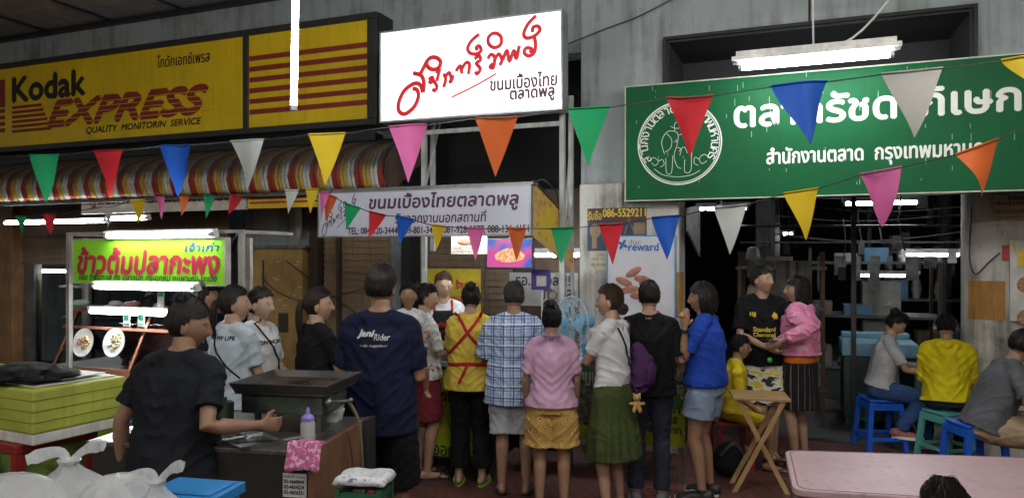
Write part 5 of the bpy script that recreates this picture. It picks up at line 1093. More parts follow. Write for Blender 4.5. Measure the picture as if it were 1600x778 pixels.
# small folding table
FT = thing('folding_table', 'small wooden folding table with crossed legs', 'table', at(1186, 618, 5.9)[:2]+(0,), rot=R(-12)); pine = plain('pine', (.40, .25, .11), .5, vs=4, streak=.25)
m = MB(); m.box(-.215, .215, -.17, .17, .725, .75); obj('tabletop', m, pine, FT, bevel=.005)
for y in (-.13, .11):
    for s_ in (-1, 1): m = MB(); o_ = .012*s_; m.hexa([(s_*.20-.02, y+o_, 0), (s_*.20+.02, y+o_, 0), (s_*.20+.02, y+o_+.02, 0), (s_*.20-.02, y+o_+.02, 0)], [(-s_*.17-.02, y+o_, .724), (-s_*.17+.02, y+o_, .724), (-s_*.17+.02, y+o_+.02, .724), (-s_*.17-.02, y+o_+.02, .724)]); obj('leg', m, pine, FT)
m = MB(); m.cyl((-.09, -.12, .30), (-.09, .12, .30), .01, 8); m.cyl((.1, -.12, .28), (.1, .12, .28), .01, 8); obj('stretcher', m, pine, FT)
c = at(1140, 722, 6.2); m = MB(); m.ball((c[0], c[1], .14), (.15, .12, .14), 20, 14); m.v = [tuple(Vector(v_)*1+Vector((0, 0, .03*noise.noise(Vector(v_)*8)))) for v_ in m.v]; t = single('backpack', m, MATS['black_cloth'], 'black backpack on the paving under the folding table', 'bag', (c[0], c[1], 0), smooth=60); m = MB(); m.tube(cat([(c[0]-.1, c[1]-.08, .2), (c[0], c[1]-.12, .31), (c[0]+.1, c[1]-.08, .2)], 5), .012, 8); obj('carry_strap', m, steelm, t)

# stools, dining table
def stool(name, label, px, py, seat_y, d, mat, w=.15):
    x, y, _ = at(px, 0, d); h = CAMZ-(seat_y-HZ)*d/FPX; t = thing(name, label, 'stool', (x, y, 0), group='plastic stools at the eating table', rot=R(rg.uniform(-15, 15)))
    m = MB(); m.box(-w, w, -w, w, h-.03, h); obj('seat', m, mat, t, bevel=.012)
    for z, s_ in ((h-.10, 1.0), (.10, 1.12)):
        m = MB()
        for a in (-1, 1): m.box(-w*s_*.9, w*s_*.9, a*w*s_-.008, a*w*s_+.008, z, z+.035+(.03 if z > .2 else 0)); m.box(a*w*s_-.008, a*w*s_+.008, -w*s_*.9, w*s_*.9, z, z+.035+(.03 if z > .2 else 0))
        obj('apron' if z > .2 else 'rung', m, mat, t, bevel=.004)
    for a in (-1, 1):
        for b_ in (-1, 1):
            m = MB(); r_ = .022; f_ = 1.15; m.hexa([(a*w*f_-r_, b_*w*f_-r_, 0), (a*w*f_+r_, b_*w*f_-r_, 0), (a*w*f_+r_, b_*w*f_+r_, 0), (a*w*f_-r_, b_*w*f_+r_, 0)], [(a*w*.9-r_, b_*w*.9-r_, h-.031), (a*w*.9+r_, b_*w*.9-r_, h-.031), (a*w*.9+r_, b_*w*.9+r_, h-.031), (a*w*.9-r_, b_*w*.9+r_, h-.031)]); obj('leg', m, mat, t, bevel=.004)
    return h
sb = plain('stool_blue', (.012, .10, .55), .35, var=.05); sg_ = plain('stool_mint', (.10, .36, .32), .4, var=.06); sd_ = plain('stool_green', (.04, .16, .12), .4)
S1 = stool('plastic_stool', 'blue plastic stool under the girl in jeans', 1374, 0, 620, 7.15, sb); stool('plastic_stool', 'dark green plastic stool behind the blue one', 1362, 0, 612, 8.0, sd_)
S2 = stool('plastic_stool', 'mint green plastic stool under the yellow hoodie', 1480, 0, 640, 6.75, sg_); S3 = stool('plastic_stool', 'blue plastic stool under the man in khaki shorts', 1522, 0, 658, 5.9, sb)
DT = thing('dining_table', 'small pale blue eating table between the seated diners', 'table', at(1475, 0, 7.55)[:2]+(0,), rot=R(-3)); tb_ = plain('table_blue', (.22, .36, .45), .4)
m = MB(); m.box(-.40, .75, -.26, .30, .70, .73); obj('tabletop', m, tb_, DT, bevel=.006)
for x, y in ((-.36, -.2), (.7, -.2), (-.36, .25), (.7, .25)): obj('leg', MB().box(x-.02, x+.02, y-.02, y+.02, 0, .699), tb_, DT)
c = at(1514, 572, 7.35); crumple_bag('plastic_bag', 'white plastic bag of takeaway food on the blue eating table', (c[0], c[1], .73), .11, .24, plastic, 6)
for i, (px, dd, lb_) in enumerate(((1447, 7.45, 'white bowl of noodles before the girl in jeans'), (1546, 7.5, 'small white bowl near the man in grey'))):
    c = at(px, 0, dd); m = MB(); m.lathe([(.035, 0), (.075, .055), (.078, .055), (.05, .012)], (c[0], c[1], .731), 20); single('bowl', m, MATS['china'], lb_, 'bowl', (c[0], c[1], .731), smooth=50)

# ================================================================ INSIDE THE HALL
def rack(label, u, w, L_, h, seed, shelves=3):
    r_ = random.Random(seed); t = thing('market_stall', label, 'stall', (u, w, 0), fac=True, group='closed stalls inside the dark hall')
    for x in (u, u+L_-.04):
        for y in (w, w+.66): obj('upright', MB().box(x, x+.04, y, y+.04, 0, h), MATS['rusty_iron'], t)
    for i in range(shelves): z = .4+(h-.6)*i/max(1, shelves-1); obj('shelf', MB().box(u-.02, u+L_+.02, w-.02, w+.72, z, z+.03), plain('shelf_grey', (.055, .06, .06), .6, streak=.6), t)
    for i in range(7):
        m = MB(); x = u+.1+(L_-.3)*i/6; z = h-.1; m.box(x, x+r_.uniform(.05, .16), w-.03, w-.02, z-r_.uniform(.15, .5), z)
        obj('hanging_rag', m, plain('rag', (.07, .07, .066), .8, vs=8, var=.5), t)
    for i in range(shelves):
        z = .431+(h-.6)*i/max(1, shelves-1); x = u+.05
        while x < u+L_-.3:
            bw, bh = r_.uniform(.14, .34), r_.uniform(.10, .30); k = r_.randrange(5)
            if r_.random() < .8:
                m = MB(); 
                if k < 3: m.box(x, x+bw, w+.1, w+.5, z, z+bh); m.box(x-.004, x+bw+.004, w+.095, w+.505, z+bh*.8, z+bh*.83)
                else: m.lathe([(bw*.3, 0), (bw*.42, bh*.5), (bw*.3, bh), (bw*.12, bh*1.1)], (x+bw/2, w+.3, z), 12)
                single(('cardboard_box', 'cardboard_box', 'plastic_box', 'sack', 'jar')[k], m, plain('goods%d' % k, ((.16, .11, .06), (.22, .2, .17), (.05, .12, .2), (.25, .24, .2), (.12, .16, .14))[k], .6), ('dim cardboard box stored on a shelf in the dark hall', 'dim cardboard box stored on a shelf in the dark hall', 'bluish plastic box stored on a shelf in the dark hall', 'pale sack stored on a shelf in the dark hall', 'dull jar stored on a shelf in the dark hall')[k], ('box', 'box', 'box', 'sack', 'jar')[k], (x+bw/2, w+.3, z), ('boxes', 'boxes', 'plastic boxes', 'sacks', 'jars')[k]+' stored in the hall', fac=True)
            x += bw+r_.uniform(.03, .15)
rack('closed market stall of iron shelves behind the gesturing couple', 1.9, 3.2, 1.5, 1.95, 1); rack('closed market stall behind the girl bent over her bowl', 4.3, 3.6, 1.6, 2.0, 2); rack('closed market stall deep in the hall between two columns', 3.1, 6.0, 1.8, 2.1, 3); rack('closed market stall near the hall entrance by the hung board', 1.15, 1.6, .9, 1.9, 4, 4); rack('closed market stall at the far end behind the diners', 5.5, 6.5, 2.0, 2.1, 5)
c = onF(1372, 548, -1.9); BC = thing('counter_chest', 'dark green market chest with a pale blue lid in the hall', 'chest', (c[0], 1.9, 0), fac=True); u0, u1 = fu(1318, -1.9), fu(1432, -1.9); z1 = fz(1372, 536, -1.9)
m = MB(); m.box(u0, u1, 1.9, 2.6, 0.08, z1-.15); obj('chest_body', m, plain('chest_green', (.03, .05, .045), .6, streak=.6), BC, bevel=.01); m = MB(); m.box(u0-.02, u1+.02, 1.87, 2.62, z1-.149, z1); m.box(u0, u1, 2.4, 2.6, z1, z1+.06); obj('lid', m, plain('lid_blue', (.14, .30, .40), .5, streak=.4), BC, bevel=.012)
for i, (px, py, w_, h_, lb_) in enumerate(((1378, 470, 60, 60, 'dusty pale cabinet standing deep in the hall'), (1488, 400, 14, 22, 'small white card hanging from a cable in the hall'))):
    n = -3.4 if i == 0 else -1.2; a, b_ = onF(px-w_/2, py-h_/2, n), onF(px+w_/2, py+h_/2, n); m = MB()
    m.box(a[0], b_[0], -n, -n+(.4 if i == 0 else .005), 0 if i == 0 else b_[2], a[2]); single(('cabinet', 'hanging_card')[i], m, (plain('cab_grey', (.2, .2, .18), .6), paperw)[i], lb_, ('cabinet', 'card')[i], (px/1000, -n, 0), fac=True, bevel=.01 if i == 0 else 0)
# cables
def cable(label, pts, r_=.01, mat=None, name='cable'):
    m = MB(); q = cat([Vector(p) for p in pts], 8); m.tube(q, r_, 6); return single(name, m, mat or blackm, label, 'cable', tuple(q[0]), fac=True, smooth=60)
cable('thin black wire running up the plaster from the box sign', [onF(886, 70, .06), onF(940, 48, .06), onF(1000, 25, .06), onF(1060, -6, .06)], .006)
cable('loose black cables looping down the stained column', [onF(1518, 322, -.9), onF(1515, 400, -.88), onF(1524, 428, -.88), onF(1545, 410, -.86), onF(1562, 395, -.86)], .008)
cable('bundle of cables hanging beside the soup sign', [onF(372, 366, 2.7), onF(362, 380, 2.6), onF(355, 400, 2.5), onF(362, 420, 2.5)], .01)
cable('curled cable end over the food banner', [onF(835, 285, 1.2), onF(850, 281, 1.0), onF(868, 300, .8), onF(872, 318, .7)], .006)

# ================================================================ BUNTING
def flagmat(nm, c):
    n = N(nm); v = n.co(); g = n.noise(v, 3, 5, .6); n.bump(n.noise(v, 18, 3), .25, .01)
    n.fin(n.mix(n.ramp(g, .35, .75), c, tuple(x*.72+.01 for x in c)), .5, 0, .15)
    tr = n.n('BsdfTranslucent'); tr.inputs[0].default_value = tuple(c)+(1,); mx = n.n('MixShader'); mx.inputs[0].default_value = .35
    out = n.t.nodes['Material Output']; n.l(n.b.outputs[0], mx.inputs[1]); n.l(tr.outputs[0], mx.inputs[2]); n.l(mx.outputs[0], out.inputs[0]); return n.m
fcol = {k: flagmat('flag_'+k, c) for k, c in dict(green=(.01, .30, .11), red=(.48, .02, .03), blue=(.012, .085, .42), white=(.46, .48, .46), yellow=(.60, .42, .015), pink=(.62, .13, .34), orange=(.60, .13, .03), grey=(.40, .39, .36)).items()}
def flag(par, col, px, yt, yb, w, d, skew=0, slope=0, sd_=0):
    a = Vector(at(px, yt, d)); s_ = FPX/d; ww = w/s_; hh = (yb-yt)/s_; m = MB(); k = 8; g = []; o = sd_*3.3; fl = []
    idx = {}
    for j in range(k+1):
        n_ = k-j
        for i in range(n_+1):
            t_ = j/k; x = ((i/n_ if n_ else .5)-.5)*ww*(1-t_)+skew/s_*t_; zz = -hh*t_+(-slope/s_)*(((i/n_ if n_ else .5)-.5)*(1-t_))
            cu = .5+.5*math.sin(o*5.1); y = (.04+.15*cu)*ww*math.sin(o+x/ww*(3+3*cu))*(.4+t_)+.18*ww*math.sin(o*2+t_*2.6)*t_+.45*x*math.sin(o*1.7)*(.3+t_); idx[(i, j)] = len(g); g.append((a.x+x, a.y+y, a.z+zz))
    for j in range(k):
        for i in range(k-j):
            fl.append((idx[(i, j)], idx[(i, j+1)], idx[(i+1, j)]))
            if i+1 <= k-j-1: fl.append((idx[(i+1, j)], idx[(i, j+1)], idx[(i+1, j+1)]))
    m.add(g, fl); tl_ = [Vector(g[idx[(i, 0)]]) for i in range(k+1)]; m.loft([p+Vector((0, -.004, .004)) for p in tl_], [(.006, .005)]*(k+1), seg=6)
    o_ = obj('pennant', m, fcol[col], par, smooth=70); o_['label'] = col+' triangular pennant'; return tl_
def bunting(label, flags, ends, d0, d1, x0, x1, n_):
    dd = lambda px: d0+(d1-d0)*(px-x0)/(x1-x0); f0 = flags[0]; BT = thing('bunting', label, 'bunting', at(f0[1], f0[2], dd(f0[1]))); pts = [at(*ends[0], dd(ends[0][0]))]
    for i, f in enumerate(flags):
        c_, px, yt, yb, w = f[:5]; sk = f[5] if len(f) > 5 else 0; sl = f[6] if len(f) > 6 else 0
        tl_ = flag(BT, c_, px, yt, yb, w, dd(px), sk, sl, i+n_); pts += [tuple(tl_[0]), tuple(tl_[-1])]
    pts.append(at(*ends[1], dd(ends[1][0]))); m = MB(); m.tube(pts, .0035, 5); obj('string', m, blackm, BT)
bunting('upper string of big coloured pennants crossing the whole lane', [('green', 69, 243, 318, 44, 0, -1), ('red', 169, 236, 312, 48, 2, -1), ('blue', 274, 228, 308, 50, 2, -1), ('white', 386, 220, 300, 55, 6, -1), ('yellow', 511, 210, 291, 58, -2, -2), ('pink', 637, 197, 288, 60, 4, -3), ('orange', 776, 185, 277, 66, -2, -4), ('green', 920, 170, 262, 66, -3, -5), ('red', 1077, 153, 246, 74, 2, -6), ('blue', 1250, 131, 232, 88, 4, -8), ('grey', 1425, 112, 216, 92, 2, -8), ('yellow', 1603, 90, 148, 70, 6, -8)], ((-80, 248), (1720, 76)), 5.6, 3.5, 0, 1600, 0)
bunting('lower string of small pennants climbing from the soup cart', [('green', 33, 339, 369, 20), ('red', 77, 336, 366, 22), ('white', 169, 323, 358, 20), ('yellow', 216, 313, 350, 22), ('pink', 250, 309, 343, 14, 4), ('orange', 288, 308, 338, 14, -3), ('green', 327, 307, 342, 17, -3), ('red', 369, 306, 336, 20, -8, 4), ('white', 456, 298, 335, 22, -4), ('yellow', 488, 296, 334, 22, -3), ('pink', 507, 302, 346, 16, -6)], ((-60, 345), (520, 296)), 6.2, 5.1, 0, 520, 20)
bunting('lower string of pennants dipping before the stall sign and rising over the hall', [('orange', 516, 306, 346, 22, -8, 8), ('green', 551, 322, 360, 26, -12, 8), ('red', 590, 334, 374, 26, -14, 6), ('blue', 633, 341, 384, 28, -10, 6), ('yellow', 685, 353, 391, 22, -3, 2), ('pink', 743, 357, 408, 28, 0, 1), ('orange', 808, 357, 409, 30, -1, 0), ('green', 879, 357, 413, 36, -3, -1), ('red', 955, 351, 414, 38, 2, -2), ('blue', 1041, 339, 406, 44, -2, -3), ('white', 1141, 323, 398, 50, 0, -5), ('yellow', 1251, 299, 376, 54, 6, -8), ('pink', 1374, 268, 355, 66, 10, -12), ('orange', 1527, 230, 308, 74, 12, -26)], ((500, 298), (1720, 150)), 5.2, 3.6, 500, 1600, 40)
# ================================================================ PEOPLE
def stripes_mat():
    n = N('red_stripes'); s3 = n.sep(n.co()); z = n.ma('ADD', s3[2], n.ma('MULTIPLY', n.noise(n.co(), 30, 2), .004)); return n.fin(n.mix(n.band(z, 62, .35), (.32, .10, .11), (.5, .45, .43)), .9)
def plaid_mat():
    n = N('blue_plaid'); s3 = n.sep(n.co()); w = n.ma('MULTIPLY', n.ma('SUBTRACT', n.noise(n.co(), 5, 2), .5), .02); x = n.ma('ADD', s3[0], w); z = n.ma('ADD', s3[2], w)
    c = n.mix(n.ma('MULTIPLY', n.band(x, 34, .5), .35), (.42, .50, .66), (.22, .32, .52)); c = n.mix(n.ma('MULTIPLY', n.band(z, 34, .5), .35), c, (.22, .32, .52))
    for v in (x, z):
        c = n.mix(n.band(v, 13, .10), c, (.035, .06, .16)); c = n.mix(n.ma('MULTIPLY', n.band(v, 13, .08, .25), .8), c, (.05, .09, .22)); c = n.mix(n.band(v, 6.5, .05, .4), c, (.62, .66, .72))
    n.bump(n.noise(n.co(), 200, 2), .3, .003); return n.fin(c, .9, 0, .2)
def floral_mat(nm, base, a, b, sc):
    n = N(nm); v = n.co(); f = n.voro(v, sc); g = n.noise(v, sc*.7, 3); c = n.mix(n.ramp(f, .25, .20), base, a); c = n.mix(n.ramp(g, .60, .63), c, b); return n.fin(c, .9, 0, .2)
def batik_mat():
    n = N('batik_yellow'); v = n.co(); f = n.voro(v, 19); r = n.ma('FRACT', n.ma('MULTIPLY', f, 5.5)); return n.fin(n.mix(n.ma('LESS_THAN', r, .35), (.50, .33, .10), (.22, .11, .03)), .9, 0, .2)
def skirt_stripes():
    n = N('striped_black'); s3 = n.sep(n.co()); a = n.ma('ARCTAN2', s3[1], s3[0]); return n.fin(n.mix(n.ma('MULTIPLY', n.band(a, 3.2, .07), .8), (.012, .011, .012), (.22, .19, .16)), .9, 0, .2)
def camo_shorts():
    n = N('print_shorts'); v = n.co(scale=(1, 1, 2.2)); g = n.noise(v, 9, 2); c = n.mix(n.ramp(g, .42, .45), (.02, .02, .02), (.55, .55, .5)); return n.fin(n.mix(n.ramp(g, .54, .57), c, (.55, .42, .03)), .9)
def denim(nm, c):
    n = N(nm); v = n.co(); g = n.noise(v, 5, 4); n.bump(n.noise(v, 220, 2), .4, .003); return n.fin(n.mix(n.ramp(g, .3, .7), tuple(x*.7 for x in c), tuple(min(1, x*1.3) for x in c)), .85, 0, .2)
T1 = (.27, .155, .098); T2 = (.36, .22, .15); T3 = (.45, .30, .22); T0 = (.20, .105, .062)
BLK = fabric('black_fabric', (.006, .006, .007)); NAVY = fabric('navy_fabric', (.006, .009, .030)); CHAR = fabric('charcoal_fabric', (.010, .012, .016)); WHT = fabric('white_fabric', (.56, .57, .58)); JEAN = denim('dark_denim', (.018, .022, .035)); sand = plain('sandal_dark', (.03, .025, .022), .6)
thin = dict(kind='sandal', mat=sand)
# 1 the cook
P = person('cook in a charcoal t-shirt reaching over the griddle cart', 268, 3.4, 1.65, 12, 'm', T1, 'topknot', head=(62, 8), fat=1.14, lean=8, top=dict(mat=CHAR, sleeve=.40, hem=-.06, ease=.026, collar=True), bottom=dict(kind='shorts', mat=floral_mat('dark_camo', (.02, .02, .02), (.03, .035, .03), (.25, .26, .24), 12), len=.5, wide=.03), shoes=thin,
      rarm=('px', 404, 664, 3.45), rpole=(.5, -.2, -1), larm=('px', 192, 735, 3.5), lpole=(-.6, -.6, -.2), hand_curl=.9, seed=1, voxel=.007)
# behind the soup cart
person('man with black hair half hidden behind the cook', 314, 5.45, 1.66, 60, 'm', T1, 'short', top=dict(mat=CHAR), bottom=dict(kind='trousers', mat=JEAN, len=.95), shoes=thin, seed=2)
person('person in a red striped shirt behind the food display case', 235, 6.15, 1.53, 154, 'f', T2, 'short', head=(0, 45), top=dict(mat=stripes_mat(), ease=.03, sleeve=.5), bottom=dict(kind='trousers', mat=BLK, len=.95), shoes=thin, seed=3)
P = person('woman in a pale grey t-shirt with a ponytail and thin bag strap', 362, 4.95, 1.64, 24, 'f', T2, 'pony', head=(48, 0), fat=1.0, top=dict(mat=fabric('pale_blue_fabric', (.40, .46, .52)), sleeve=.42, ease=.024), bottom=dict(kind='trousers', mat=JEAN, len=.95), shoes=thin, seed=4, rarm=(.15, .25, .95), larm=(-.1, .25, .95))
print_on(P, 'top', [('AND MY LIFE', -.12, .10, 1.30, 1.325, 0, .001)], BLK); ribbon_on(P, 'top', [(-.10, 1.42), (0, 1.22), (.14, 1.05)], .014, BLK)
P = person('woman in a white t-shirt with black chest lettering', 402, 5.25, 1.62, 110, 'f', T3, 'tail', head=(-8, 5), top=dict(mat=WHT, sleeve=.45, ease=.028), bottom=dict(kind='trousers', mat=JEAN, len=.95), shoes=thin, seed=5, rarm=(.12, .24, 1.0), larm=(-.08, .28, 1.0))
print_on(P, 'top', [('GIVENCHY', -.11, .11, 1.235, 1.26, 0, .001)], BLK, back=False); ribbon_on(P, 'top', [(.10, 1.42), (.0, 1.2), (-.14, 1.0)], .014, BLK, back=False)
P = person('woman in a black top with a ponytail and black hairband', 492, 5.15, 1.62, 44, 'f', T2, 'pony', haircol=(.02, .013, .010), head=(36, 0), top=dict(mat=BLK, sleeve=.40), bottom=dict(kind='trousers', mat=BLK, len=.95), shoes=thin, seed=6, rarm=(.12, .3, .98), larm=(-.1, .3, .98))
# 7 big man in navy
P = person('tall man in a navy t-shirt with a white back print', 594, 4.3, 1.79, 6, 'm', T1, 'short', fat=1.04, head=(10, 0), top=dict(mat=NAVY, sleeve=.46, hem=-.11, ease=.024), bottom=dict(kind='shorts', mat=BLK, len=.50, wide=.05, ease=.02), shoes=thin, seed=7, rarm=(.14, .25, 1.04), rpole=(.35, -.7, -.5), larm=(-.14, .25, 1.04), lpole=(-.35, -.7, -.5), feet_yaw=(12, 12))
print_on(P, 'top', [('Jani', -.10, .0, 1.385, 1.43, .2, .003), ('Rider', .0, .09, 1.375, 1.41, .2, .001), ('ride together', -.08, .08, 1.335, 1.352, .2, 0)], plain('print_white', (.6, .6, .6), .6))
# woman with the baby
P = person('woman in a floral blouse carrying a baby on her hip', 661, 6.2, 1.61, 62, 'f', T2, 'bun', head=(22, 12), top=dict(mat=floral_mat('floral_blouse', (.5, .52, .5), (.10, .20, .15), (.28, .10, .12), 24), sleeve=.5), bottom=dict(kind='skirt', mat=fabric('maroon_fabric', (.16, .02, .03)), hem=.52, flare=.02), shoes=thin, seed=8, rarm=(.10, .30, 1.10), larm=('px', 648, 560, 5.95), lpole=(-1, -.5, -.3))
P = person('baby looking back over the shoulder of the navy shirted man', 638, 5.7, .92, 168, 'm', T1, 'short', head=(10, -6), kid=1.5, base_z=.66, fat=1.25, sit=None, top=dict(mat=WHT, sleeve=.5, ease=.02), bottom=dict(kind='shorts', mat=MATS['maroon_fabric'], len=.3), rarm=(.2, .2, 1.0), larm=(-.2, .2, 1.0), rleg=(.22, .05, .30), lleg=(-.25, .1, .30), seed=9, voxel=.008)
# seller
P = person('seller in a black apron with red straps facing the queue', 693, 6.75, 1.70, 176, 'f', T3, 'tail', haircol=(.045, .024, .015), head=(-14, 8), top=dict(mat=WHT, sleeve=.4), bottom=dict(kind='trousers', mat=BLK, len=.95), shoes=thin, seed=10, rarm=(.06, .34, 1.10), larm=(-.12, .34, 1.12))
AP = MB(); t_ = surf(P['C']['top']); g = []; kx, kz = 12, 16
for j in range(kz+1):
    z = .75+(1.36-.75)*j/kz; wx = .165 if z < 1.15 else .165-(z-1.15)*.40
    for i in range(kx+1):
        x = -wx+2*wx*i/kx; h = t_.ray_cast(Vector((x, 2, z)), Vector((0, -1, 0))); y = (h[0].y if h[0] is not None else .11)+.012; g.append((x, y, z))
AP.add(g, [(j*(kx+1)+i, j*(kx+1)+i+1, (j+1)*(kx+1)+i+1, (j+1)*(kx+1)+i) for j in range(kz) for i in range(kx)]); ap = obj('apron', AP, BLK, P['root'], smooth=60, solid=.004)
redf = fabric('red_fabric', (.38, .02, .03)); ribbon_on(P, 'top', [(-.08, 1.355), (-.075, 1.45)], .022, redf, back=False, off=.008); ribbon_on(P, 'top', [(.08, 1.355), (.075, 1.45)], .022, redf, back=False, off=.008)
print_on(P, 'top', [('Sarinthip', -.085, .085, 1.20, 1.27, .3, .001), ('Talat Phlu', -.06, .06, 1.165, 1.185, .2, 0)], redf, back=False, part=ap)
# 11 yellow shirt helper
P = person('helper in a yellow t-shirt with crossed red apron straps', 735, 6.0, 1.615, 6, 'f', T2, 'bun', fat=1.10, head=(-8, 18), top=dict(mat=fabric('yellow_fabric', (.56, .42, .06)), sleeve=.46, ease=.034, hem=-.08), bottom=dict(kind='trousers', mat=BLK, len=.92, straight=.085, ease=.02), shoes=dict(kind='sandal', mat=plain('sandal_lime', (.25, .5, .04), .5)), seed=11, rarm=(.12, .34, 1.06), larm=(-.12, .34, 1.06))
ribbon_on(P, 'top', [(-.11, 1.40), (0, 1.24), (.16, 1.06)], .026, redf); ribbon_on(P, 'top', [(.11, 1.40), (0, 1.24), (-.17, 1.06)], .026, redf, off=.011); ribbon_on(P, 'top', [(-.17, .98), (0, .995), (.17, .98)], .03, redf); ribbon_on(P, 'top', [(.0, .99), (-.03, .92), (-.07, .84)], .022, redf, off=.012)
# 12 plaid
P = person('short haired man in a blue plaid shirt and white shorts', 803, 5.75, 1.64, 3, 'm', T1, 'short', haircol=(.035, .034, .034), fat=1.05, head=(0, 6), top=dict(mat=plaid_mat(), sleeve=.55, hem=-.16, ease=.034, flare=.05, collar=True, sleeve_ease=.03), bottom=dict(kind='shorts', mat=fabric('pale_shorts', (.46, .50, .54)), len=.52, wide=.045, ease=.022), shoes=thin, seed=12, rarm=(.15, .30, 1.08), larm=(-.17, .25, 1.05))
# 13 pink girl
P = person('girl in a pink t-shirt and patterned yellow shorts', 862, 5.3, 1.50, 4, 'f', T1, 'topknot', haircol=(.010, .009, .009), head=(4, 6), top=dict(mat=fabric('pink_fabric', (.52, .32, .46)), sleeve=.46, ease=.026, hem=-.02), bottom=dict(kind='shorts', mat=batik_mat(), len=.40, wide=.05, ease=.03), shoes=thin, seed=13, rarm=(.20, .12, .86), larm=(-.21, .10, .86))
print_on(P, 'top', [('❀✿❀', -.07, .07, 1.245, 1.32, 0, .001)], plain('print_lilac', (.38, .22, .40), .7))
# 14 skirt woman
P = person('woman in a white t-shirt and olive skirt with a purple backpack', 958, 5.35, 1.635, -52, 'f', T2, 'lowbun', haircol=(.030, .016, .010), head=(-20, 4), top=dict(mat=WHT, sleeve=.38, ease=.014, hem=.02, tuck=True), bottom=dict(kind='skirt', ease=.026, waist=.075, mat=fabric('olive_fabric', (.045, .062, .018)), hem=.42, flare=.035, pleat=.012), shoes=thin, seed=14, larm=(.08, .26, 1.12), rarm=(-.10, .27, 1.10), rpole=(1, -.1, -.6), lpole=(-1, -.1, -.6))
PR = P['root']; purp = fabric('purple_nylon', (.055, .02, .075))
m = MB(); b = P['sp']; c0 = b(.22, .13, -.18); m.loft([b(.05, .12, -.17), b(.12, .13, -.19), b(.25, .12, -.18), b(.34, .10, -.15)], [(.085, .06), (.10, .08), (.09, .07), (.05, .04)], side=(1, 0, 0), seg=18, round_=True)
mm, nr = remesh(m, .010, 2); folds(mm, nr, .02, 3)
BP = obj('tmpbag', mm, purp, None, smooth=60); BP.name = 'backpack'; BP.location = PR.location; BP.rotation_euler = PR.rotation_euler; tag(BP, 'purple backpack slung on the woman in the olive skirt', 'bag')
m = MB(); m.loft([b(.08, .12, -.25), b(.2, .12, -.26), b(.22, .12, -.25)], [(.06, .02), (.06, .025), (.05, .015)], side=(1, 0, 0), seg=12, round_=True); obj('front_pocket', m, purp, BP, smooth=60)
ribbon_on(P, 'top', [(.12, 1.38), (.13, 1.2), (.14, 1.02)], .024, plain('strap_violet', (.10, .035, .12), .6), 'bag_strap', parent=BP); ribbon_on(P, 'top', [(-.06, 1.34), (-.02, 1.18), (.06, 1.03)], .02, BLK, 'bag_strap', parent=BP)
# teddy key ring
c = at(995, 632, 5.2); TD = thing('teddy_keyring', 'small tan teddy bear dangling from the purple backpack', 'toy', c); tan = fabric('teddy_tan', (.40, .24, .09)); m = MB(); x, y, z = c
m.ball((x, y, z), (.030, .026, .034)); m.ball((x, y-.004, z+.05), (.028, .026, .026)); m.ball((x, y-.028, z+.045), .011)
for s_ in (-1, 1): m.ball((x+s_*.02, y, z+.073), .010); m.ball((x+s_*.038, y-.01, z+.01), (.02, .012, .012)); m.ball((x+s_*.02, y-.012, z-.035), (.014, .014, .022))
mm, nr = remesh(m, .004, 1); obj('plush_body', mm, tan, TD, smooth=60); m = MB(); m.ball((x-.01, y-.029, z+.056), .004); m.ball((x+.01, y-.029, z+.056), .004); m.ball((x, y-.038, z+.048), .004); obj('button_eyes', m, blackm, TD); m = MB(); m.tube([(x, y, z+.07), (x-.01, y+.03, z+.12), (x-.02, y+.06, z+.17)], .003, 6); obj('cord', m, purp, TD)
# 15 man in black
P = person('man in a black t-shirt and dark jeans at the snack counter', 1014, 5.55, 1.655, 12, 'm', T2, 'short', fat=1.02, head=(-6, 4), top=dict(mat=BLK, sleeve=.46, ease=.028, hem=-.06), bottom=dict(kind='trousers', mat=JEAN, len=.97, straight=.062), shoes=dict(kind='sneaker', mat=plain('shoe_grey', (.12, .12, .13), .6)), seed=15, rarm=(.16, .26, 1.05), larm=(-.16, .26, 1.05))
print_on(P, 'top', [('Lee', -.02, .02, 1.385, 1.40, 0, .001)], plain('print_red', (.45, .2, .2), .6))
# 16 woman in blue eating
P = person('woman in a blue t-shirt and denim shorts raising food to her mouth', 1103, 5.65, 1.645, -58, 'f', T1, 'bob', fat=1.08, head=(-20, 4), top=dict(mat=fabric('royal_fabric', (.015, .055, .36)), sleeve=.44, ease=.026, hem=.0), bottom=dict(kind='shorts', mat=denim('light_denim', (.20, .26, .36)), len=.30, wide=.03, ease=.02), shoes=dict(kind='sneaker', mat=plain('shoe_black', (.015, .015, .016), .5)), seed=16, rarm=('px', 1082, 572, 5.7), larm=('px', 1070, 512, 5.45), lpole=(-.2, .3, -1))
L_ = P['L'][-1]; m = MB(); w_ = L_[2]; d_ = (L_[2]-L_[1]).normalized(); m.loft([w_-d_*.035, w_-d_*.012], [.031, .030], seg=14); obj('wrist_watch', m, blackm, P['root'], smooth=40)
c = at(1066, 492, 5.42); m = MB(); m.ball(c, (.022, .016, .02), 10, 8); single('snack', m, plain('snack_gold', (.45, .25, .08), .6), 'small golden snack held at the mouth of the woman in blue', 'food', c, smooth=60)
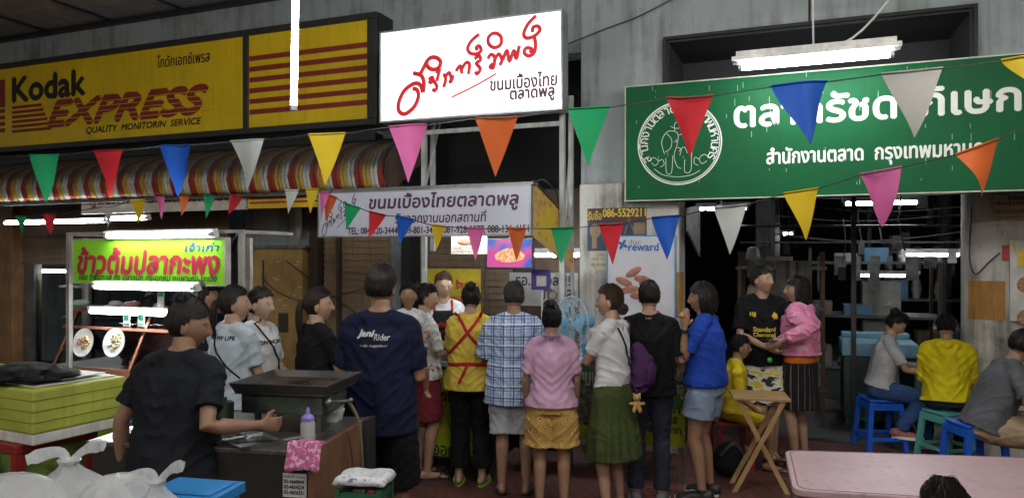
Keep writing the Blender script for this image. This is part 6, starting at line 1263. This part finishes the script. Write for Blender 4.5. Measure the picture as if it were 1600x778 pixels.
# 17 child in yellow behind
person('child in a yellow shirt sitting behind the folding table', 1142, 6.55, 1.40, 100, 'm', T1, 'short', sit=.40, top=dict(mat=fabric('lemon_fabric', (.60, .45, .02)), sleeve=.5), bottom=dict(kind='shorts', mat=MATS['lemon_fabric'], len=.4), shoes=thin, seed=17, rarm=(.15, .25, .62), larm=(-.1, .3, .62), lean=6, lleg=(-.1, .42, .12), rleg=(.16, .38, .08))
t = thing('plastic_stool', 'red plastic stool under the child in yellow', 'stool', at(1142, 0, 6.55)[:2]+(0,)); x, y = at(1142, 0, 6.55)[:2]; m = MB(); m.box(x-.15, x+.15, y-.15, y+.15, .37, .40); obj('seat', m, redm, t, bevel=.01)
for a in (-1, 1):
    for b_ in (-1, 1): obj('leg', MB().box(x+a*.14-.02, x+a*.14+.02, y+b_*.14-.02, y+b_*.14+.02, 0, .369), redm, t)
# 18 jersey man
P = person('young man in a black football jersey with yellow chest lettering', 1190, 6.75, 1.755, 188, 'm', T2, 'short', fat=.94, head=(-42, -2), top=dict(mat=BLK, sleeve=.48, ease=.026, hem=-.06), bottom=dict(kind='shorts', mat=camo_shorts(), len=.50, wide=.05, ease=.02), shoes=thin, seed=18, rarm=(.02, .26, 1.02), larm=(-.13, .28, 1.06), rpole=(1, -.3, -.5), lpole=(-1, -.3, -.5))
gold = plain('print_gold', (.62, .47, .03), .6); print_on(P, 'top', [('Standard', -.095, .095, 1.175, 1.215, 0, .0015), ('Chartered', -.095, .095, 1.13, 1.165, 0, .0015), ('IIJ', -.12, -.075, 1.305, 1.345, 0, .002), ('♞', .065, .115, 1.29, 1.35, 0, .002)], gold, back=False)
c = at(1206, 531, 6.35); m = MB(); m.box(c[0]-.035, c[0]+.035, c[1]-.06, c[1]+.06, c[2]-.004, c[2]+.004); t = single('phone', m, blackm, 'dark phone held between the couple', 'phone', c, bevel=.003); obj('screen', MB().box(c[0]-.03, c[0]+.03, c[1]-.052, c[1]+.052, c[2]+.0045, c[2]+.0055), plain('screen_grey', (.2, .22, .25), .1), t)
c = at(1203, 562, 6.5); m = MB(); m.ball(c, (.022, .022, .025)); single('green_charm', m, plain('charm_green', (.06, .45, .05), .5), 'small green ball charm hanging before the black jersey', 'charm', c, smooth=60)
# 19 pink jacket
P = person('woman in a shiny pink jacket and striped black skirt', 1250, 6.65, 1.665, -45, 'f', T2, 'long', head=(-32, 0), fat=1.0, top=dict(mat=floral_mat('pink_brocade', (.62, .22, .36), (.68, .30, .44), (.70, .40, .50), 16), sleeve=.93, ease=.05, sleeve_ease=.035, hem=.10, amp=.024, name='jacket', collar=True), bottom=dict(kind='skirt', mat=skirt_stripes(), hem=.50, flare=.01), shoes=thin, seed=19, larm=('px', 1222, 532, 6.35), rarm=('px', 1215, 535, 6.55), hand_curl=.3)
m = MB(); m.loft([P['sp'](.13), P['sp'](.02)], [(.165, .125), (.188, .142)], side=P['xv'], seg=28); mm, nr = remesh(m, .01, 2); folds(mm, nr, .01, 4); obj('orange_top', mm, fabric('orange_fabric', (.58, .15, .02)), P['root'], smooth=60)
# 20 girl in jeans
P = person('girl in a grey t-shirt and jeans bent over the eating table', 1372, 7.15, 1.60, 108, 'f', T2, 'bun', sit=S1, lean=11, head=(0, 40), top=dict(mat=fabric('heather_fabric', (.42, .43, .45)), sleeve=.42, ease=.018, hem=.02), bottom=dict(kind='trousers', mat=denim('blue_denim', (.03, .07, .18)), len=.98, straight=.065, wide=.015), shoes=dict(kind='sneaker', mat=plain('shoe_rose', (.30, .10, .09), .6)), seed=20, rarm=(.06, .46, .80), larm=(-.10, .48, .80), rleg=(.12, .18, .22), lleg=(-.10, .46, .085), rpole=(.5, -.5, -1), lpole=(-.5, -.5, -1))
# 21 hoodie
P = person('person in a bright yellow hoodie wearing headphones', 1480, 6.75, 1.66, 26, 'm', T1, 'short', sit=S2, lean=10, head=(0, 12), top=dict(mat=fabric('hoodie_yellow', (.62, .52, .012)), sleeve=.95, ease=.04, sleeve_ease=.03, hem=-.05, hood=True, amp=.018, name='hoodie'), bottom=dict(kind='trousers', mat=JEAN, len=.97), shoes=dict(kind='sneaker', mat=MATS['shoe_black']), seed=21, rarm=(.14, .36, .76), larm=(-.14, .36, .76), rpole=(.2, -.5, -1), lpole=(-.2, -.5, -1))
HP = thing('headphones', 'black over-ear headphones worn by the person in the yellow hoodie', 'headphones', tuple(P['root'].location), rot=P['root'].rotation_euler.z); m = MB(); m.tube([P['H3'](.105*math.cos(a), 0, -.01+.145*math.sin(a)) for a in [i*math.pi/16 for i in range(17)]], .007, 8); obj('headband', m, plain('phones_black', (.02, .02, .02), .3), HP, smooth=50)
for s_ in (-1, 1): m = MB(); m.loft([P['H3'](s_*.078, 0, -.01), P['H3'](s_*.108, 0, -.01)], [.042, .036], seg=16); obj('ear_cup', m, plain('phones_grey', (.10, .10, .105), .3, .5), HP, smooth=50)
# 22 man in grey
P = person('man in a grey t-shirt and khaki shorts leaning on his knees', 1535, 5.85, 1.74, 104, 'm', T1, 'short', sit=.42, lean=22, head=(-4, 6), fat=1.06, top=dict(mat=fabric('grey_fabric', (.095, .10, .11)), sleeve=.44, ease=.03, hem=-.05), bottom=dict(kind='shorts', mat=fabric('khaki_fabric', (.37, .28, .17)), len=.50, wide=.05, ease=.026), shoes=thin, seed=22, rarm=('px', 1640, 592, 5.4), larm=('px', 1594, 628, 5.9), rpole=(.3, -.2, -1), lpole=(-.3, -.2, -1))
# 23 head at the table
person('diner with tousled black hair seated close before the pink table', 1485, 2.35, 1.45, 2, 'm', T1, 'short', sit=.35, head=(0, 10), top=dict(mat=NAVY), bottom=dict(kind='shorts', mat=BLK, len=.5), shoes=thin, seed=23, rarm=(.15, .35, .6), larm=(-.15, .35, .6))
